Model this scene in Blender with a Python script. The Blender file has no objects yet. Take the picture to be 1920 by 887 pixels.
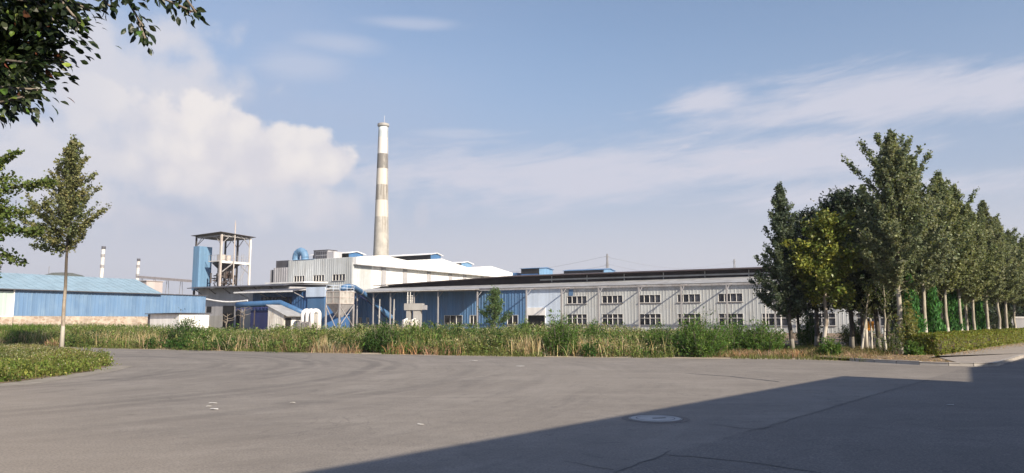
import bpy, math, random
import numpy as np
from mathutils import Vector, Matrix, Euler
R = math.radians
random.seed(7)
rng = np.random.default_rng(7)
scene = bpy.context.scene
col = scene.collection
EXPOSURE = 0.86
HAZE = .00028
# ------------------------------------------------------------------ survey helpers
F = 1400.0
TH = math.atan((600 - 443.5) / F)
CT, ST = math.cos(TH), math.sin(TH)
EYE = 1.6
def pt(px, py, Y):
    """point at forward distance Y on the sight line of a photo pixel (used as a survey)"""
    u = (px - 960) / F; v = (443.5 - py) / F
    t = Y / (CT - v * ST)
    return Vector((u * t, Y, EYE + t * (ST + v * CT)))
def gp(px, py, z=0.0):
    u = (px - 960) / F; v = (443.5 - py) / F
    t = (EYE - z) / -(ST + v * CT)
    return Vector((u * t, t * (CT - v * ST), z))
def zat(px, py, Y): return pt(px, py, Y).z

# ------------------------------------------------------------------ objects
def thing(name, label, cat, loc=(0, 0, 0), rz=0.0, group=None):
    o = bpy.data.objects.new(name, None); col.objects.link(o)
    o.location = loc; o.rotation_euler = (0, 0, rz)
    o.empty_display_size = 0.3
    return tag(o, label, cat, group)
def tag(o, label, cat, group=None, kind=None):
    if label: o['label'] = label
    if cat: o['category'] = cat
    if group: o['group'] = group
    if kind: o['kind'] = kind
    return o
def link(name, me, parent=None):
    o = bpy.data.objects.new(name, me); col.objects.link(o)
    if parent is not None: o.parent = parent
    return o
def copy_tree(o, parent=None):
    c = o.copy(); col.objects.link(c); c.parent = parent
    for ch in list(o.children): copy_tree(ch, c)
    return c

class MB:
    def __init__(s): s.v = []; s.f = []
    def box(s, x0, x1, y0, y1, z0, z1):
        n = len(s.v)
        s.v += [(x0,y0,z0),(x1,y0,z0),(x1,y1,z0),(x0,y1,z0),(x0,y0,z1),(x1,y0,z1),(x1,y1,z1),(x0,y1,z1)]
        s.f += [tuple(n+i for i in q) for q in ((3,2,1,0),(4,5,6,7),(0,1,5,4),(1,2,6,5),(2,3,7,6),(3,0,4,7))]
        return s
    def quad(s, *p):
        n = len(s.v); s.v += [tuple(q) for q in p]; s.f.append(tuple(range(n, n+len(p)))); return s
    def prism(s, bottom, top):
        n = len(s.v); k = len(bottom)
        s.v += [tuple(q) for q in bottom] + [tuple(q) for q in top]
        s.f.append(tuple(n+i for i in range(k-1, -1, -1))); s.f.append(tuple(n+k+i for i in range(k)))
        for i in range(k):
            j = (i+1) % k; s.f.append((n+i, n+j, n+k+j, n+k+i))
        return s
    def slab(s, pts, dz):
        return s.prism(pts, [(p[0], p[1], p[2]+dz) for p in pts])
    def tube(s, pts, rad, sides=8, caps=True):
        pts = [Vector(p) for p in pts]
        if not hasattr(rad, '__len__'): rad = [rad]*len(pts)
        n0 = len(s.v); ref = None
        for i, p in enumerate(pts):
            d = (pts[min(i+1, len(pts)-1)] - pts[max(i-1, 0)]).normalized()
            if ref is None: ref = Vector((0,0,1)) if abs(d.z) < .9 else Vector((1,0,0))
            x = (ref - d*ref.dot(d))
            if x.length < 1e-4: x = d.orthogonal()
            x.normalize(); y = d.cross(x); ref = x
            for k in range(sides):
                a = 2*math.pi*k/sides
                s.v.append(tuple(p + (x*math.cos(a)+y*math.sin(a))*rad[i]))
        for i in range(len(pts)-1):
            for k in range(sides):
                k2 = (k+1) % sides
                s.f.append((n0+i*sides+k, n0+i*sides+k2, n0+(i+1)*sides+k2, n0+(i+1)*sides+k))
        if caps:
            s.f.append(tuple(n0+k for k in range(sides-1, -1, -1)))
            e = n0+(len(pts)-1)*sides; s.f.append(tuple(e+k for k in range(sides)))
        return s
    def bar(s, a, b, w, h=None):
        """square bar between two points"""
        h = h or w
        a = Vector(a); b = Vector(b); d = (b-a).normalized()
        ref = Vector((0,0,1)) if abs(d.z) < .95 else Vector((1,0,0))
        x = d.cross(ref).normalized(); y = x.cross(d)
        q = [x*w/2+y*h/2, -x*w/2+y*h/2, -x*w/2-y*h/2, x*w/2-y*h/2]
        return s.prism([a+k for k in q], [b+k for k in q])
    def corr(s, P, du, dv, pitch=.5, depth=.045, flat=.62):
        """ribbed sheet: P corner, du along the ribs' crossing direction, dv along the ribs"""
        P = Vector(P); du = Vector(du); dv = Vector(dv); L = du.length; e = du/L
        nrm = du.cross(dv).normalized()
        us = []; k = 0; hgt = []
        while k*pitch < L:
            a = k*pitch
            for f_, hh in ((0,0),(flat,0),(flat+.1,1),(.9,1)):
                if a+f_*pitch < L-1e-4: us.append(a+f_*pitch); hgt.append(hh)
            k += 1
        us.append(L); hgt.append(0)
        n = len(s.v)
        for u_, hh in zip(us, hgt):
            p = P + e*u_ + nrm*(hh*depth); s.v.append(tuple(p)); s.v.append(tuple(p+dv))
        for i in range(len(us)-1):
            s.f.append((n+2*i, n+2*i+2, n+2*i+3, n+2*i+1))
        return s
    def build(s, name, m, parent=None, smooth=False):
        me = bpy.data.meshes.new(name); me.from_pydata(s.v, [], s.f); me.update()
        if smooth: me.polygons.foreach_set('use_smooth', [True]*len(me.polygons))
        me.materials.append(m)
        return link(name, me, parent)

def quads_mesh(name, V, tint, m, extra=None):
    """V: (N,4,3) quads, tint: (N,3)"""
    V = np.asarray(V, dtype=np.float32); N = len(V)
    me = bpy.data.meshes.new(name)
    me.vertices.add(N*4); me.vertices.foreach_set('co', V.reshape(-1))
    me.loops.add(N*4); me.loops.foreach_set('vertex_index', np.arange(N*4, dtype=np.int32))
    me.polygons.add(N); me.polygons.foreach_set('loop_start', np.arange(0, N*4, 4, dtype=np.int32))
    me.update(calc_edges=True)
    at = me.color_attributes.new('tint', 'FLOAT_COLOR', 'POINT')
    c = np.ones((N, 4, 4), dtype=np.float32); c[:, :, :3] = np.asarray(tint)[:, None, :]
    at.data.foreach_set('color', c.reshape(-1))
    me.materials.append(m); me.validate()
    return me

# ------------------------------------------------------------------ materials
def new_mat(name):
    m = bpy.data.materials.new(name); m.use_nodes = True
    nt = m.node_tree; b = nt.nodes['Principled BSDF']
    return m, nt, b
class NT:
    """tiny node-graph builder"""
    def __init__(s, nt): s.nt = nt
    def n(s, typ, **kw):
        nd = s.nt.nodes.new(typ)
        for k, v in kw.items(): setattr(nd, k, v)
        return nd
    def put(s, sock, v):
        if isinstance(v, bpy.types.NodeSocket): s.nt.links.new(v, sock)
        else: sock.default_value = v
    def m(s, op, a, b=0.0, c=0.0, clamp=False):
        nd = s.n('ShaderNodeMath', operation=op, use_clamp=clamp)
        s.put(nd.inputs[0], a); s.put(nd.inputs[1], b); s.put(nd.inputs[2], c)
        return nd.outputs[0]
    def mix(s, f, a, b, blend='MIX'):
        nd = s.n('ShaderNodeMix', data_type='RGBA', blend_type=blend)
        s.put(nd.inputs[0], f); s.put(nd.inputs[6], a if not isinstance(a, tuple) else (*a, 1)); s.put(nd.inputs[7], b if not isinstance(b, tuple) else (*b, 1))
        return nd.outputs[2]
    def noise(s, vec, scale=5, detail=4, rough=.55, dist=0.0, dim='3D', w=None):
        nd = s.n('ShaderNodeTexNoise', noise_dimensions=dim)
        if dim != '1D' and vec is not None: s.put(nd.inputs['Vector'], vec)
        if w is not None: s.put(nd.inputs['W'], w)
        nd.inputs['Scale'].default_value = scale; nd.inputs['Detail'].default_value = detail
        nd.inputs['Roughness'].default_value = rough; nd.inputs['Distortion'].default_value = dist
        return nd.outputs[0]
    def ramp(s, f, a, b, x=0.0, y=1.0, smooth=True):
        nd = s.n('ShaderNodeMapRange', interpolation_type='SMOOTHSTEP' if smooth else 'LINEAR')
        s.put(nd.inputs[0], f); s.put(nd.inputs[1], a); s.put(nd.inputs[2], b); s.put(nd.inputs[3], x); s.put(nd.inputs[4], y)
        return nd.outputs[0]
    def map(s, vec, scale=(1,1,1), loc=(0,0,0), rot=(0,0,0)):
        nd = s.n('ShaderNodeMapping'); s.put(nd.inputs[0], vec)
        nd.inputs[1].default_value = loc; nd.inputs[2].default_value = rot; nd.inputs[3].default_value = scale
        return nd.outputs[0]
    def obj(s): return s.n('ShaderNodeTexCoord').outputs['Object']
    def sep(s, v):
        nd = s.n('ShaderNodeSeparateXYZ'); s.put(nd.inputs[0], v); return nd.outputs
    def comb(s, x, y, z=0.0):
        nd = s.n('ShaderNodeCombineXYZ'); s.put(nd.inputs[0], x); s.put(nd.inputs[1], y); s.put(nd.inputs[2], z); return nd.outputs[0]

def paint(name, c, dirt=(.16,.13,.10), amount=.35, rough=.55, streak=True, scale=.5, metallic=0.0, spec=.35):
    """painted sheet / plaster with blotches and rain streaks"""
    m, nt, b = new_mat(name); g = NT(nt); o = g.obj()
    n1 = g.noise(o, scale, 5, .6)
    f = g.ramp(n1, .38, .72, 0, amount*.7)
    if streak:
        n2 = g.noise(g.map(o, (3.2, 3.2, .22)), 1.0, 4, .6)
        f = g.m('ADD', f, g.ramp(n2, .5, .75, 0, amount), clamp=True)
    n3 = g.noise(g.map(o, (.9, .9, .05)), 1.0, 2, .5)
    base = g.mix(g.ramp(n3, .35, .65), tuple(x*.9 for x in c), tuple(min(1, x*1.08) for x in c))
    g.put(b.inputs['Base Color'], g.mix(f, base, dirt))
    b.inputs['Roughness'].default_value = rough; b.inputs['Metallic'].default_value = metallic
    b.inputs['Specular IOR Level'].default_value = spec
    return m
def leaf_mat(name, trans=.28, rough=.5, spec=.25, tone=(1,1,1)):
    m, nt, b = new_mat(name); g = NT(nt)
    at = g.n('ShaderNodeVertexColor', layer_name='tint').outputs[0]
    c = g.mix(1.0, at, tone, 'MULTIPLY')
    g.put(b.inputs['Base Color'], c); b.inputs['Roughness'].default_value = rough
    b.inputs['Specular IOR Level'].default_value = spec
    t = g.n('ShaderNodeBsdfTranslucent'); g.put(t.inputs[0], g.mix(1.0, c, (1.25, 1.25, .7), 'MULTIPLY'))
    mx = g.n('ShaderNodeMixShader'); mx.inputs[0].default_value = trans
    out = nt.nodes['Material Output']
    nt.links.new(b.outputs[0], mx.inputs[1]); nt.links.new(t.outputs[0], mx.inputs[2]); nt.links.new(mx.outputs[0], out.inputs[0])
    return m

M = {}
M['grey_sheet'] = paint('grey_sheet', (.475,.505,.515), (.30,.285,.25), .4)
M['grey_sheet_pale'] = paint('grey_sheet_pale', (.60,.60,.57), (.3,.25,.2), .35)
M['grey_wall'] = paint('grey_wall', (.40,.40,.42), (.2,.18,.17), .35)
M['grey_dark'] = paint('grey_dark', (.085,.085,.10), (.05,.045,.04), .4)
M['white_sheet'] = paint('white_sheet', (.80,.80,.79), (.5,.46,.4), .25)
M['white_old'] = paint('white_old', (.68,.67,.63), (.3,.24,.18), .5)
M['cream_rust'] = paint('cream_rust', (.43,.425,.40), (.18,.15,.12), .7, scale=1.2)
M['pale_blue'] = paint('pale_blue', (.58,.68,.82), (.4,.42,.45), .25)
M['pale_green'] = paint('pale_green', (.42,.52,.50), (.35,.38,.35), .25)
M['blue_sheet'] = paint('blue_sheet', (.08,.18,.345), (.12,.15,.2), .35)
M['blue_ware'] = paint('blue_ware', (.12,.215,.365), (.22,.32,.43), .5)
M['blue_dark'] = paint('blue_dark', (.04,.115,.28), (.05,.06,.1), .35)
M['blue_pipe'] = paint('blue_pipe', (.05,.135,.28), (.08,.1,.14), .35, rough=.4)
M['blue_light'] = paint('blue_light', (.13,.25,.40), (.14,.2,.27), .35)
M['navy'] = paint('navy', (.025,.035,.13), (.04,.04,.06), .35)
M['teal_roof'] = paint('teal_roof', (.26,.37,.44), (.24,.31,.35), .4)
M['roof_grey'] = paint('roof_grey', (.34,.345,.345), (.16,.14,.12), .5, streak=False)
M['roof_brown'] = paint('roof_brown', (.075,.055,.052), (.03,.025,.025), .5, streak=False)
M['dark_void'] = paint('dark_void', (.014,.014,.016), (.008,.008,.008), .3, rough=.8)  # near-black that paints in the shade of openings and roof vent sides
M['vent_shade'] = paint('vent_shade', (.028,.02,.02), (.015,.012,.012), .3, rough=.8)
M['steel'] = paint('steel', (.34,.34,.35), (.16,.1,.07), .5, rough=.5)
M['steel_dark'] = paint('steel_dark', (.06,.055,.055), (.10,.05,.03), .5)
M['steel_white'] = paint('steel_white', (.72,.71,.68), (.3,.2,.14), .4)
M['steel_rust'] = paint('steel_rust', (.50,.46,.43), (.27,.18,.13), .6)
M['concrete'] = paint('concrete', (.36,.355,.34), (.25,.23,.2), .45)
M['kerb'] = paint('kerb', (.40,.37,.33), (.22,.19,.16), .5, streak=False, scale=2.5)
M['window_frame'] = paint('window_frame', (.72,.72,.70), (.35,.3,.25), .25)
M['orange'] = paint('orange', (.75,.30,.03), (.4,.18,.05), .3)
M['far_grey'] = paint('far_grey', (.22,.22,.23), (.17,.165,.17), .3)
M['far_pink'] = paint('far_pink', (.46,.41,.40), (.42,.38,.38), .3)
M['paper'] = paint('paper', (.55,.54,.51), (.5,.48,.44), .3)
M['rubber'] = paint('rubber', (.03,.03,.03), (.05,.045,.04), .3)

def glass():
    m, nt, b = new_mat('window_glass'); g = NT(nt)
    n = g.noise(g.obj(), .45, 2)
    g.put(b.inputs['Base Color'], g.mix(g.ramp(n, .42, .6), (.012,.013,.018), (.06,.065,.08)))
    b.inputs['Roughness'].default_value = .08; b.inputs['Specular IOR Level'].default_value = .35
    return m
M['glass'] = glass()

def stone():
    m, nt, b = new_mat('rubble_stone'); g = NT(nt); o = g.obj()
    v = g.n('ShaderNodeTexVoronoi', feature='F1'); g.put(v.inputs['Vector'], g.map(o, (2.6, 2.2, 3.4))); v.inputs['Scale'].default_value = 1.0
    e = g.n('ShaderNodeTexVoronoi', feature='DISTANCE_TO_EDGE'); g.put(e.inputs['Vector'], g.map(o, (2.6, 2.2, 3.4))); e.inputs['Scale'].default_value = 1.0
    c = g.mix(g.sep(v.outputs['Color'])[0], (.31,.235,.175), (.52,.445,.35))
    c = g.mix(g.ramp(e.outputs['Distance'], 0, .09), (.50,.45,.40), c)
    c = g.mix(g.ramp(g.noise(o, .7, 4), .4, .7, 0, .5), c, (.22,.18,.15))
    g.put(b.inputs['Base Color'], c); b.inputs['Roughness'].default_value = .9
    return m
M['stone'] = stone()

def asphalt():
    m, nt, b = new_mat('asphalt'); g = NT(nt); o = g.obj()
    big = g.noise(o, .06, 5, .6, .4); mid = g.noise(o, .45, 6, .65, .3); fine = g.noise(o, 34, 3, .7); grit = g.noise(o, 120, 2, .7)
    c = g.mix(g.ramp(big, .35, .65), (.20,.179,.154), (.245,.220,.188))
    c = g.mix(g.ramp(mid, .45, .70, 0, .6), c, (.31,.282,.245))
    c = g.mix(g.ramp(g.noise(o, .9, 6, .7), .56, .75, 0, .35), c, (.135,.122,.11))
    X = g.sep(o)
    # tyre marks: rings of rubber left by turning lorries
    for (cx, cy, r0, r1, sc, seed, amt) in ((-17.5,31.5,6.5,17,1.5,3.1,.75),(-3.0,44,9,22,1.3,8.7,.55),(-30,20,12,28,1.0,5.2,.6),(14,6,9,24,.9,1.7,.28)):
        dx = g.m('SUBTRACT', X[0], cx); dy = g.m('SUBTRACT', X[1], cy)
        d = g.m('SQRT', g.m('ADD', g.m('MULTIPLY', dx, dx), g.m('MULTIPLY', dy, dy)))
        d = g.m('ADD', d, g.m('MULTIPLY', g.noise(o, .10, 2), 2.2))
        ln = g.noise(None, sc, 3, .6, dim='1D', w=g.m('ADD', d, seed*10))
        part = g.ramp(g.noise(g.map(o, (1,1,1), (seed*7, 0, 0)), .13, 3), .40, .60)
        f = g.m('MULTIPLY', g.ramp(ln, .52, .68), part)
        f = g.m('MULTIPLY', f, g.m('MULTIPLY', g.ramp(d, r0, r0+2), g.ramp(d, r1, r1-4)))
        c = g.mix(g.m('MULTIPLY', f, amt*.45), c, (.095,.087,.08))
        f2 = g.m('MULTIPLY', g.ramp(g.noise(None, sc*1.7, 3, .6, dim='1D', w=g.m('ADD', d, seed*23)), .55, .7), part)
        f2 = g.m('MULTIPLY', f2, g.m('MULTIPLY', g.ramp(d, r0, r0+2), g.ramp(d, r1, r1-4)))
        c = g.mix(g.m('MULTIPLY', f2, .25*amt), c, (.33,.30,.265))
    # worn streaks that follow the curve the lorries drive round the island
    dx = g.m('SUBTRACT', X[0], -20.0); dy = g.m('SUBTRACT', X[1], 24.0)
    rad = g.m('SQRT', g.m('ADD', g.m('MULTIPLY', dx, dx), g.m('MULTIPLY', dy, dy))); ang = g.m('ARCTAN2', dy, dx)
    rw = g.m('ADD', rad, g.m('MULTIPLY', g.noise(o, .09, 2), 2.5))
    near = g.m('MULTIPLY', g.ramp(rad, 7, 9), g.ramp(rad, 34, 18))
    pv_ = g.comb(rw, g.m('MULTIPLY', ang, 2.2), 0.0)
    a1 = g.noise(pv_, 1.5, 5, .68); a2 = g.noise(g.map(pv_, (1,1,1), (40,9,0)), 2.6, 4, .65); a3 = g.noise(g.map(pv_, (1,1,1), (11,3,0)), .55, 4, .6)
    c = g.mix(g.m('MULTIPLY', g.m('MULTIPLY', g.ramp(a1, .50, .68), near), .34), c, (.085,.078,.072))
    c = g.mix(g.m('MULTIPLY', g.m('MULTIPLY', g.ramp(a2, .52, .70), near), .32), c, (.33,.30,.262))
    c = g.mix(g.m('MULTIPLY', g.m('MULTIPLY', g.ramp(a3, .50, .70), near), .22), c, (.135,.122,.11))
    brk = g.ramp(g.noise(pv_, .35, 3, .6), .38, .58)
    for (r_, wd_, am_) in ((9.9,.22,.75),(10.5,.16,.4),(12.1,.2,.7),(13.0,.22,.75),(13.6,.14,.4),(15.3,.22,.65),(16.1,.2,.6),(18.6,.25,.45),(21.0,.25,.35)):
        rr_ = g.m('ABSOLUTE', g.m('SUBTRACT', g.m('ADD', rad, g.m('MULTIPLY', g.noise(o, .16, 2), 1.2)), r_+.6))
        c = g.mix(g.m('MULTIPLY', g.m('MULTIPLY', g.ramp(rr_, wd_*1.6, wd_*.5), brk), am_*.8), c, (.09,.082,.075))
    st = g.noise(g.map(o, (.16, .9, 1), rot=(0,0,R(-30))), 1.0, 6, .68)
    c = g.mix(g.ramp(st, .48, .68, 0, .45), c, (.31,.28,.24))
    st2 = g.noise(g.map(o, (.5, 1.1, 1), (3,5,0), rot=(0,0,R(20))), 1.0, 7, .7)
    c = g.mix(g.ramp(st2, .52, .74, 0, .3), c, (.13,.118,.106))
    blot = g.noise(o, 3.2, 6, .72)
    c = g.mix(g.ramp(blot, .50, .72, 0, .45), c, (.30,.272,.235)); c = g.mix(g.ramp(blot, .46, .28, 0, .45), c, (.125,.113,.104))
    b2 = g.noise(o, 9, 5, .75)
    c = g.mix(g.ramp(b2, .54, .70, 0, .38), c, (.31,.285,.25)); c = g.mix(g.ramp(b2, .45, .30, 0, .38), c, (.115,.104,.096))
    seam = g.noise(g.map(o, (1,1,1), (5,2,0)), .35, 5, .6, 1.2)
    c = g.mix(g.m('MULTIPLY', g.ramp(g.m('ABSOLUTE', g.m('SUBTRACT', seam, .5)), .004, .0008), .4), c, (.085,.078,.072))
    spots = g.n('ShaderNodeTexVoronoi', feature='F1'); g.put(spots.inputs['Vector'], o); spots.inputs['Scale'].default_value = 1.1
    c = g.mix(g.m('MULTIPLY', g.ramp(spots.outputs['Distance'], .10, .05), g.ramp(g.sep(spots.outputs['Color'])[0], .62, .7, 0, .55)), c, (.09,.082,.075))
    # dusty tan tract close to the camera on the left
    dl = g.m('ADD', g.m('MULTIPLY', X[0], -.10), g.m('MULTIPLY', X[1], -.09))
    c = g.mix(g.ramp(g.m('ADD', dl, g.m('MULTIPLY', big, .8)), -.45, .30, 0, .6), c, (.325,.278,.222))
    c = g.mix(g.ramp(fine, .38, .66, 0, .5), c, (.095,.088,.083))
    c = g.mix(g.ramp(grit, .58, .75, 0, .35), c, (.36,.34,.31))
    # coarser aggregate of the road right of the long crack
    sd_ = g.m('SUBTRACT', g.m('MULTIPLY', g.m('SUBTRACT', X[0], 1.85), .773), g.m('MULTIPLY', g.m('SUBTRACT', X[1], 9.18), .635))
    sd_ = g.ramp(g.m('ADD', sd_, g.m('MULTIPLY', g.noise(o, 1.2, 3), .1)), 0, .12)
    ag = g.noise(o, 26, 4, .75)
    c = g.mix(g.m('MULTIPLY', g.ramp(ag, .42, .58), g.m('MULTIPLY', sd_, .55)), c, (.085,.08,.078)); c = g.mix(g.m('MULTIPLY', g.ramp(ag, .60, .70), g.m('MULTIPLY', sd_, .8)), c, (.36,.345,.32))
    g.put(b.inputs['Base Color'], c)
    b.inputs['Roughness'].default_value = .85; b.inputs['Specular IOR Level'].default_value = .25
    bp = g.n('ShaderNodeBump'); bp.inputs['Strength'].default_value = .35; bp.inputs['Distance'].default_value = .02
    g.put(bp.inputs['Height'], g.m('ADD', g.m('MULTIPLY', fine, .6), g.m('MULTIPLY', grit, .4)))
    nt.links.new(bp.outputs[0], b.inputs['Normal'])
    return m
M['asphalt'] = asphalt()
def soil(name, c1, c2, c3, sc=.5):
    m, nt, b = new_mat(name); g = NT(nt); o = g.obj()
    c = g.mix(g.ramp(g.noise(o, sc, 6, .65), .38, .65), c1, c2)
    c = g.mix(g.ramp(g.noise(o, sc*7, 5, .7), .5, .75, 0, .7), c, c3)
    g.put(b.inputs['Base Color'], c); b.inputs['Roughness'].default_value = .95; b.inputs['Specular IOR Level'].default_value = .1
    return m
M['soil'] = soil('dry_soil', (.16,.115,.08), (.30,.235,.165), (.10,.085,.05))
M['field'] = soil('field_ground', (.13,.12,.06), (.22,.18,.11), (.09,.09,.04), .15)
M['dust'] = soil('dusty_verge', (.34,.29,.22), (.42,.36,.28), (.22,.18,.13), 1.2)
M['apron'] = soil('worn_concrete', (.22,.20,.17), (.29,.265,.225), (.17,.155,.135), 1.5)
M['litter_soil'] = soil('leaf_strewn_soil', (.15,.11,.075), (.27,.20,.13), (.36,.27,.17), 1.6)
M['hill'] = soil('hill_scrub', (.055,.065,.045), (.085,.09,.065), (.04,.05,.03), .05)
def paver():
    m, nt, b = new_mat('paving'); g = NT(nt); o = g.obj()
    br = g.n('ShaderNodeTexBrick'); g.put(br.inputs[0], g.map(o, (1,1,1), rot=(0,0,R(-38))))
    br.inputs['Color1'].default_value = (.25,.22,.19,1); br.inputs['Color2'].default_value = (.31,.275,.24,1); br.inputs['Mortar'].default_value = (.16,.14,.12,1)
    br.inputs['Scale'].default_value = 2.2; br.inputs['Mortar Size'].default_value = .012
    c = g.mix(g.ramp(g.noise(o, 1.2, 5), .45, .7, 0, .5), br.outputs[0], (.34,.29,.23))
    g.put(b.inputs['Base Color'], c); b.inputs['Roughness'].default_value = .9
    return m
M['paver'] = paver()
def bark(name, c1, c2, white=0.0, lime=.8):
    m, nt, b = new_mat(name); g = NT(nt); o = g.obj()
    n = g.noise(g.map(o, (9,9,2)), 1.0, 5, .7)
    c = g.mix(g.ramp(n, .35, .65), c1, c2)
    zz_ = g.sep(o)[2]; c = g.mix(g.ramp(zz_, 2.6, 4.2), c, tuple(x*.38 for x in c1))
    if white > 0:   # lime wash on the lowest metre
        z = g.sep(o)[2]
        w = g.m('MULTIPLY', g.ramp(g.m('ADD', z, g.m('MULTIPLY', n, .12)), white+.04, white-.02), g.ramp(g.noise(o, 7, 4), .28, .42, .35, 1))
        c = g.mix(g.m('MULTIPLY', w, lime), c, (.58,.55,.49))
    g.put(b.inputs['Base Color'], c); b.inputs['Roughness'].default_value = .9
    return m
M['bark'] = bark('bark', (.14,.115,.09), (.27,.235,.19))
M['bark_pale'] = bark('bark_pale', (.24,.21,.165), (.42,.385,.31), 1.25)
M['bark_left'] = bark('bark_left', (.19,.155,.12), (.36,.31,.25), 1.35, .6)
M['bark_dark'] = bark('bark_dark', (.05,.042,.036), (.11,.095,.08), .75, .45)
M['twig'] = bark('twig', (.05,.045,.03), (.09,.075,.05))
M['leaf'] = leaf_mat('leaf', .36, .5, .25)
M['leaf_gloss'] = leaf_mat('leaf_gloss', .15, .42, .35)
M['leaf_soft'] = leaf_mat('leaf_soft', .35, .65, .12)
M['dry'] = leaf_mat('dry_stalk', .25, .8, .08)

# ------------------------------------------------------------------ foliage kit (numpy)
def unit(v): return v / np.maximum(np.linalg.norm(v, axis=-1, keepdims=True), 1e-6)
def leaf_quads(C, A, Nn, L, W):
    C = np.asarray(C); A = unit(A); B = unit(np.cross(Nn, A)); Nn = np.cross(A, B)
    L = np.asarray(L).reshape(-1, 1); W = np.asarray(W).reshape(-1, 1)
    f = Nn * W * .18
    return np.stack([C - A*L*.5, C + B*W*.5 + f + A*L*.06, C + A*L*.5 - f*.6, C - B*W*.5 + f + A*L*.06], axis=1)
def rand_leaves(C, rg, L=.1, asp=.55, up=.6, jit=.3, axis=None):
    n = len(C)
    N_ = unit(rg.normal(size=(n,3))*.75 + np.array([0,0,up]))
    A = rg.normal(size=(n,3)) if axis is None else axis + rg.normal(size=(n,3))*.6
    A = A - N_*(A*N_).sum(1, keepdims=True)
    l = L*np.exp(rg.normal(size=n)*jit)
    return leaf_quads(C, A, N_, l, l*asp)
def tints(rg, n, c, v=.22, hue=.10):
    c = np.asarray(c)
    t = c[None, :]*np.exp(rg.normal(size=(n,1))*v)
    t = t*(1 + rg.normal(size=(n,3))*np.array([hue, hue*.4, hue]))
    return np.clip(t, .004, .9)

def make_tree(seed, H, z0, Rm, prof, nbr, elev, L, per_m, c1, c2, leafm, barkm, tr=.11, lean=(0,0), spread=.28, asp=.6, up=.5, curve=.25, v=.25, top_r=.35, extra=None, az0=None):
    """trunk with limbs (MB) and leaves; returns (trunk mesh builder, quads, tints)"""
    rg = np.random.default_rng(seed)
    mb = MB()
    tp = []
    for i in range(9):
        f = i/8
        tp.append(Vector((lean[0]*f + rg.normal()*.05*(i > 0)*H/9, lean[1]*f + rg.normal()*.05*(i > 0)*H/9, f*H*.96)))
    tr_r = [max(.012, tr*(1.18 if i == 0 else 1)*(1-i/8)**.75*1.0 + .008) for i in range(9)]
    mb.tube(tp, tr_r, 9)
    def trunk_at(z):
        f = min(max(z/(H*.96), 0), .999)*8; i = int(f); return tp[i].lerp(tp[i+1], f-i)
    Q = []; T = []
    for k in range(nbr):
        f = ((k+.5)/nbr)**.92
        z = z0 + (H*.95-z0)*f
        az = k*2.39996 + rg.normal()*.35
        ln = Rm*prof(f)*rg.uniform(.62, 1.22)
        el = R(rg.uniform(*elev)) + .25*f
        base = np.array(trunk_at(z))
        d = np.array([math.cos(az)*math.cos(el), math.sin(az)*math.cos(el), math.sin(el)])
        n_ = max(10, int(per_m*(ln+.35)))
        t_ = np.linspace(0, 1, 5)
        P = base + d*ln*t_[:, None] + np.array([0,0,curve])*ln*(t_**2)[:, None]
        if ln > .35: mb.tube([tuple(p) for p in P], [max(.005, tr*.22*(1-f*.6)*(1-q*.85)) for q in t_], 5, False)
        # twigs
        nt_ = max(3, int(n_/16))
        tt = rg.uniform(.12, 1.02, nt_)
        tc = base + d*ln*tt[:, None] + np.array([0,0,curve])*ln*(tt**2)[:, None]
        td = unit(d + rg.normal(size=(nt_,3))*.85)
        tl = spread*rg.uniform(.6, 1.5, nt_)*(1.15 - .55*tt)
        idx = rg.integers(0, nt_, n_)
        s = rg.uniform(0, 1, n_)
        C = tc[idx] + td[idx]*(tl[idx]*s)[:, None]*1.7 + rg.normal(size=(n_,3))*(.05 + .16*spread)
        Q.append(rand_leaves(C, rg, L, asp, up, .22, td[idx]))
        cc = np.asarray(c1)*(1-rg.uniform(0, 1)) + np.asarray(c2)*rg.uniform(0, 1)*1.0
        mixf = np.clip(rg.normal(.45, .25), 0, 1)
        cc = np.asarray(c1)*(1-mixf) + np.asarray(c2)*mixf
        T.append(tints(rg, n_, cc, v))
    # leader tuft
    n_ = int(per_m*.8); s = rg.uniform(0, 1, n_)
    C = np.array(trunk_at(H*.9)) + np.array([0,0,H*.1])*s[:, None] + rg.normal(size=(n_,3))*(.04+.16*top_r*(1-s))[:, None]
    Q.append(rand_leaves(C, rg, L, asp, up, .22)); T.append(tints(rg, n_, c1, v))
    if extra:
        for (pts, rad, n_) in extra(trunk_at, rg):
            P = np.array(pts); seg = rg.uniform(0, len(P)-1.001, n_); i = seg.astype(int)
            C = P[i] + (P[i+1]-P[i])*(seg-i)[:, None]
            f2 = seg/(len(P)-1)
            C = C + rg.normal(size=(n_,3))*(rad*(1.1-.8*f2))[:, None]
            Q.append(rand_leaves(C, rg, L, asp, up, .22, np.repeat(unit(P[-1:]-P[:1]), n_, 0))); T.append(tints(rg, n_, c1, v))
            mb.tube([tuple(p) for p in P], [max(.006, tr*.4*(1-j/(len(P)-.5))) for j in range(len(P))], 5, False)
    return mb, np.concatenate(Q), np.concatenate(T)
def plant_tree(name, label, cat, loc, data, leafm, barkm, rz=0, group=None):
    mb, Q, T = data
    t = thing(name, label, cat, loc, rz, group)
    mb.build('trunk', barkm, t, True)
    link('crown', quads_mesh('crown', Q, T, leafm), t)
    return t

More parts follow.
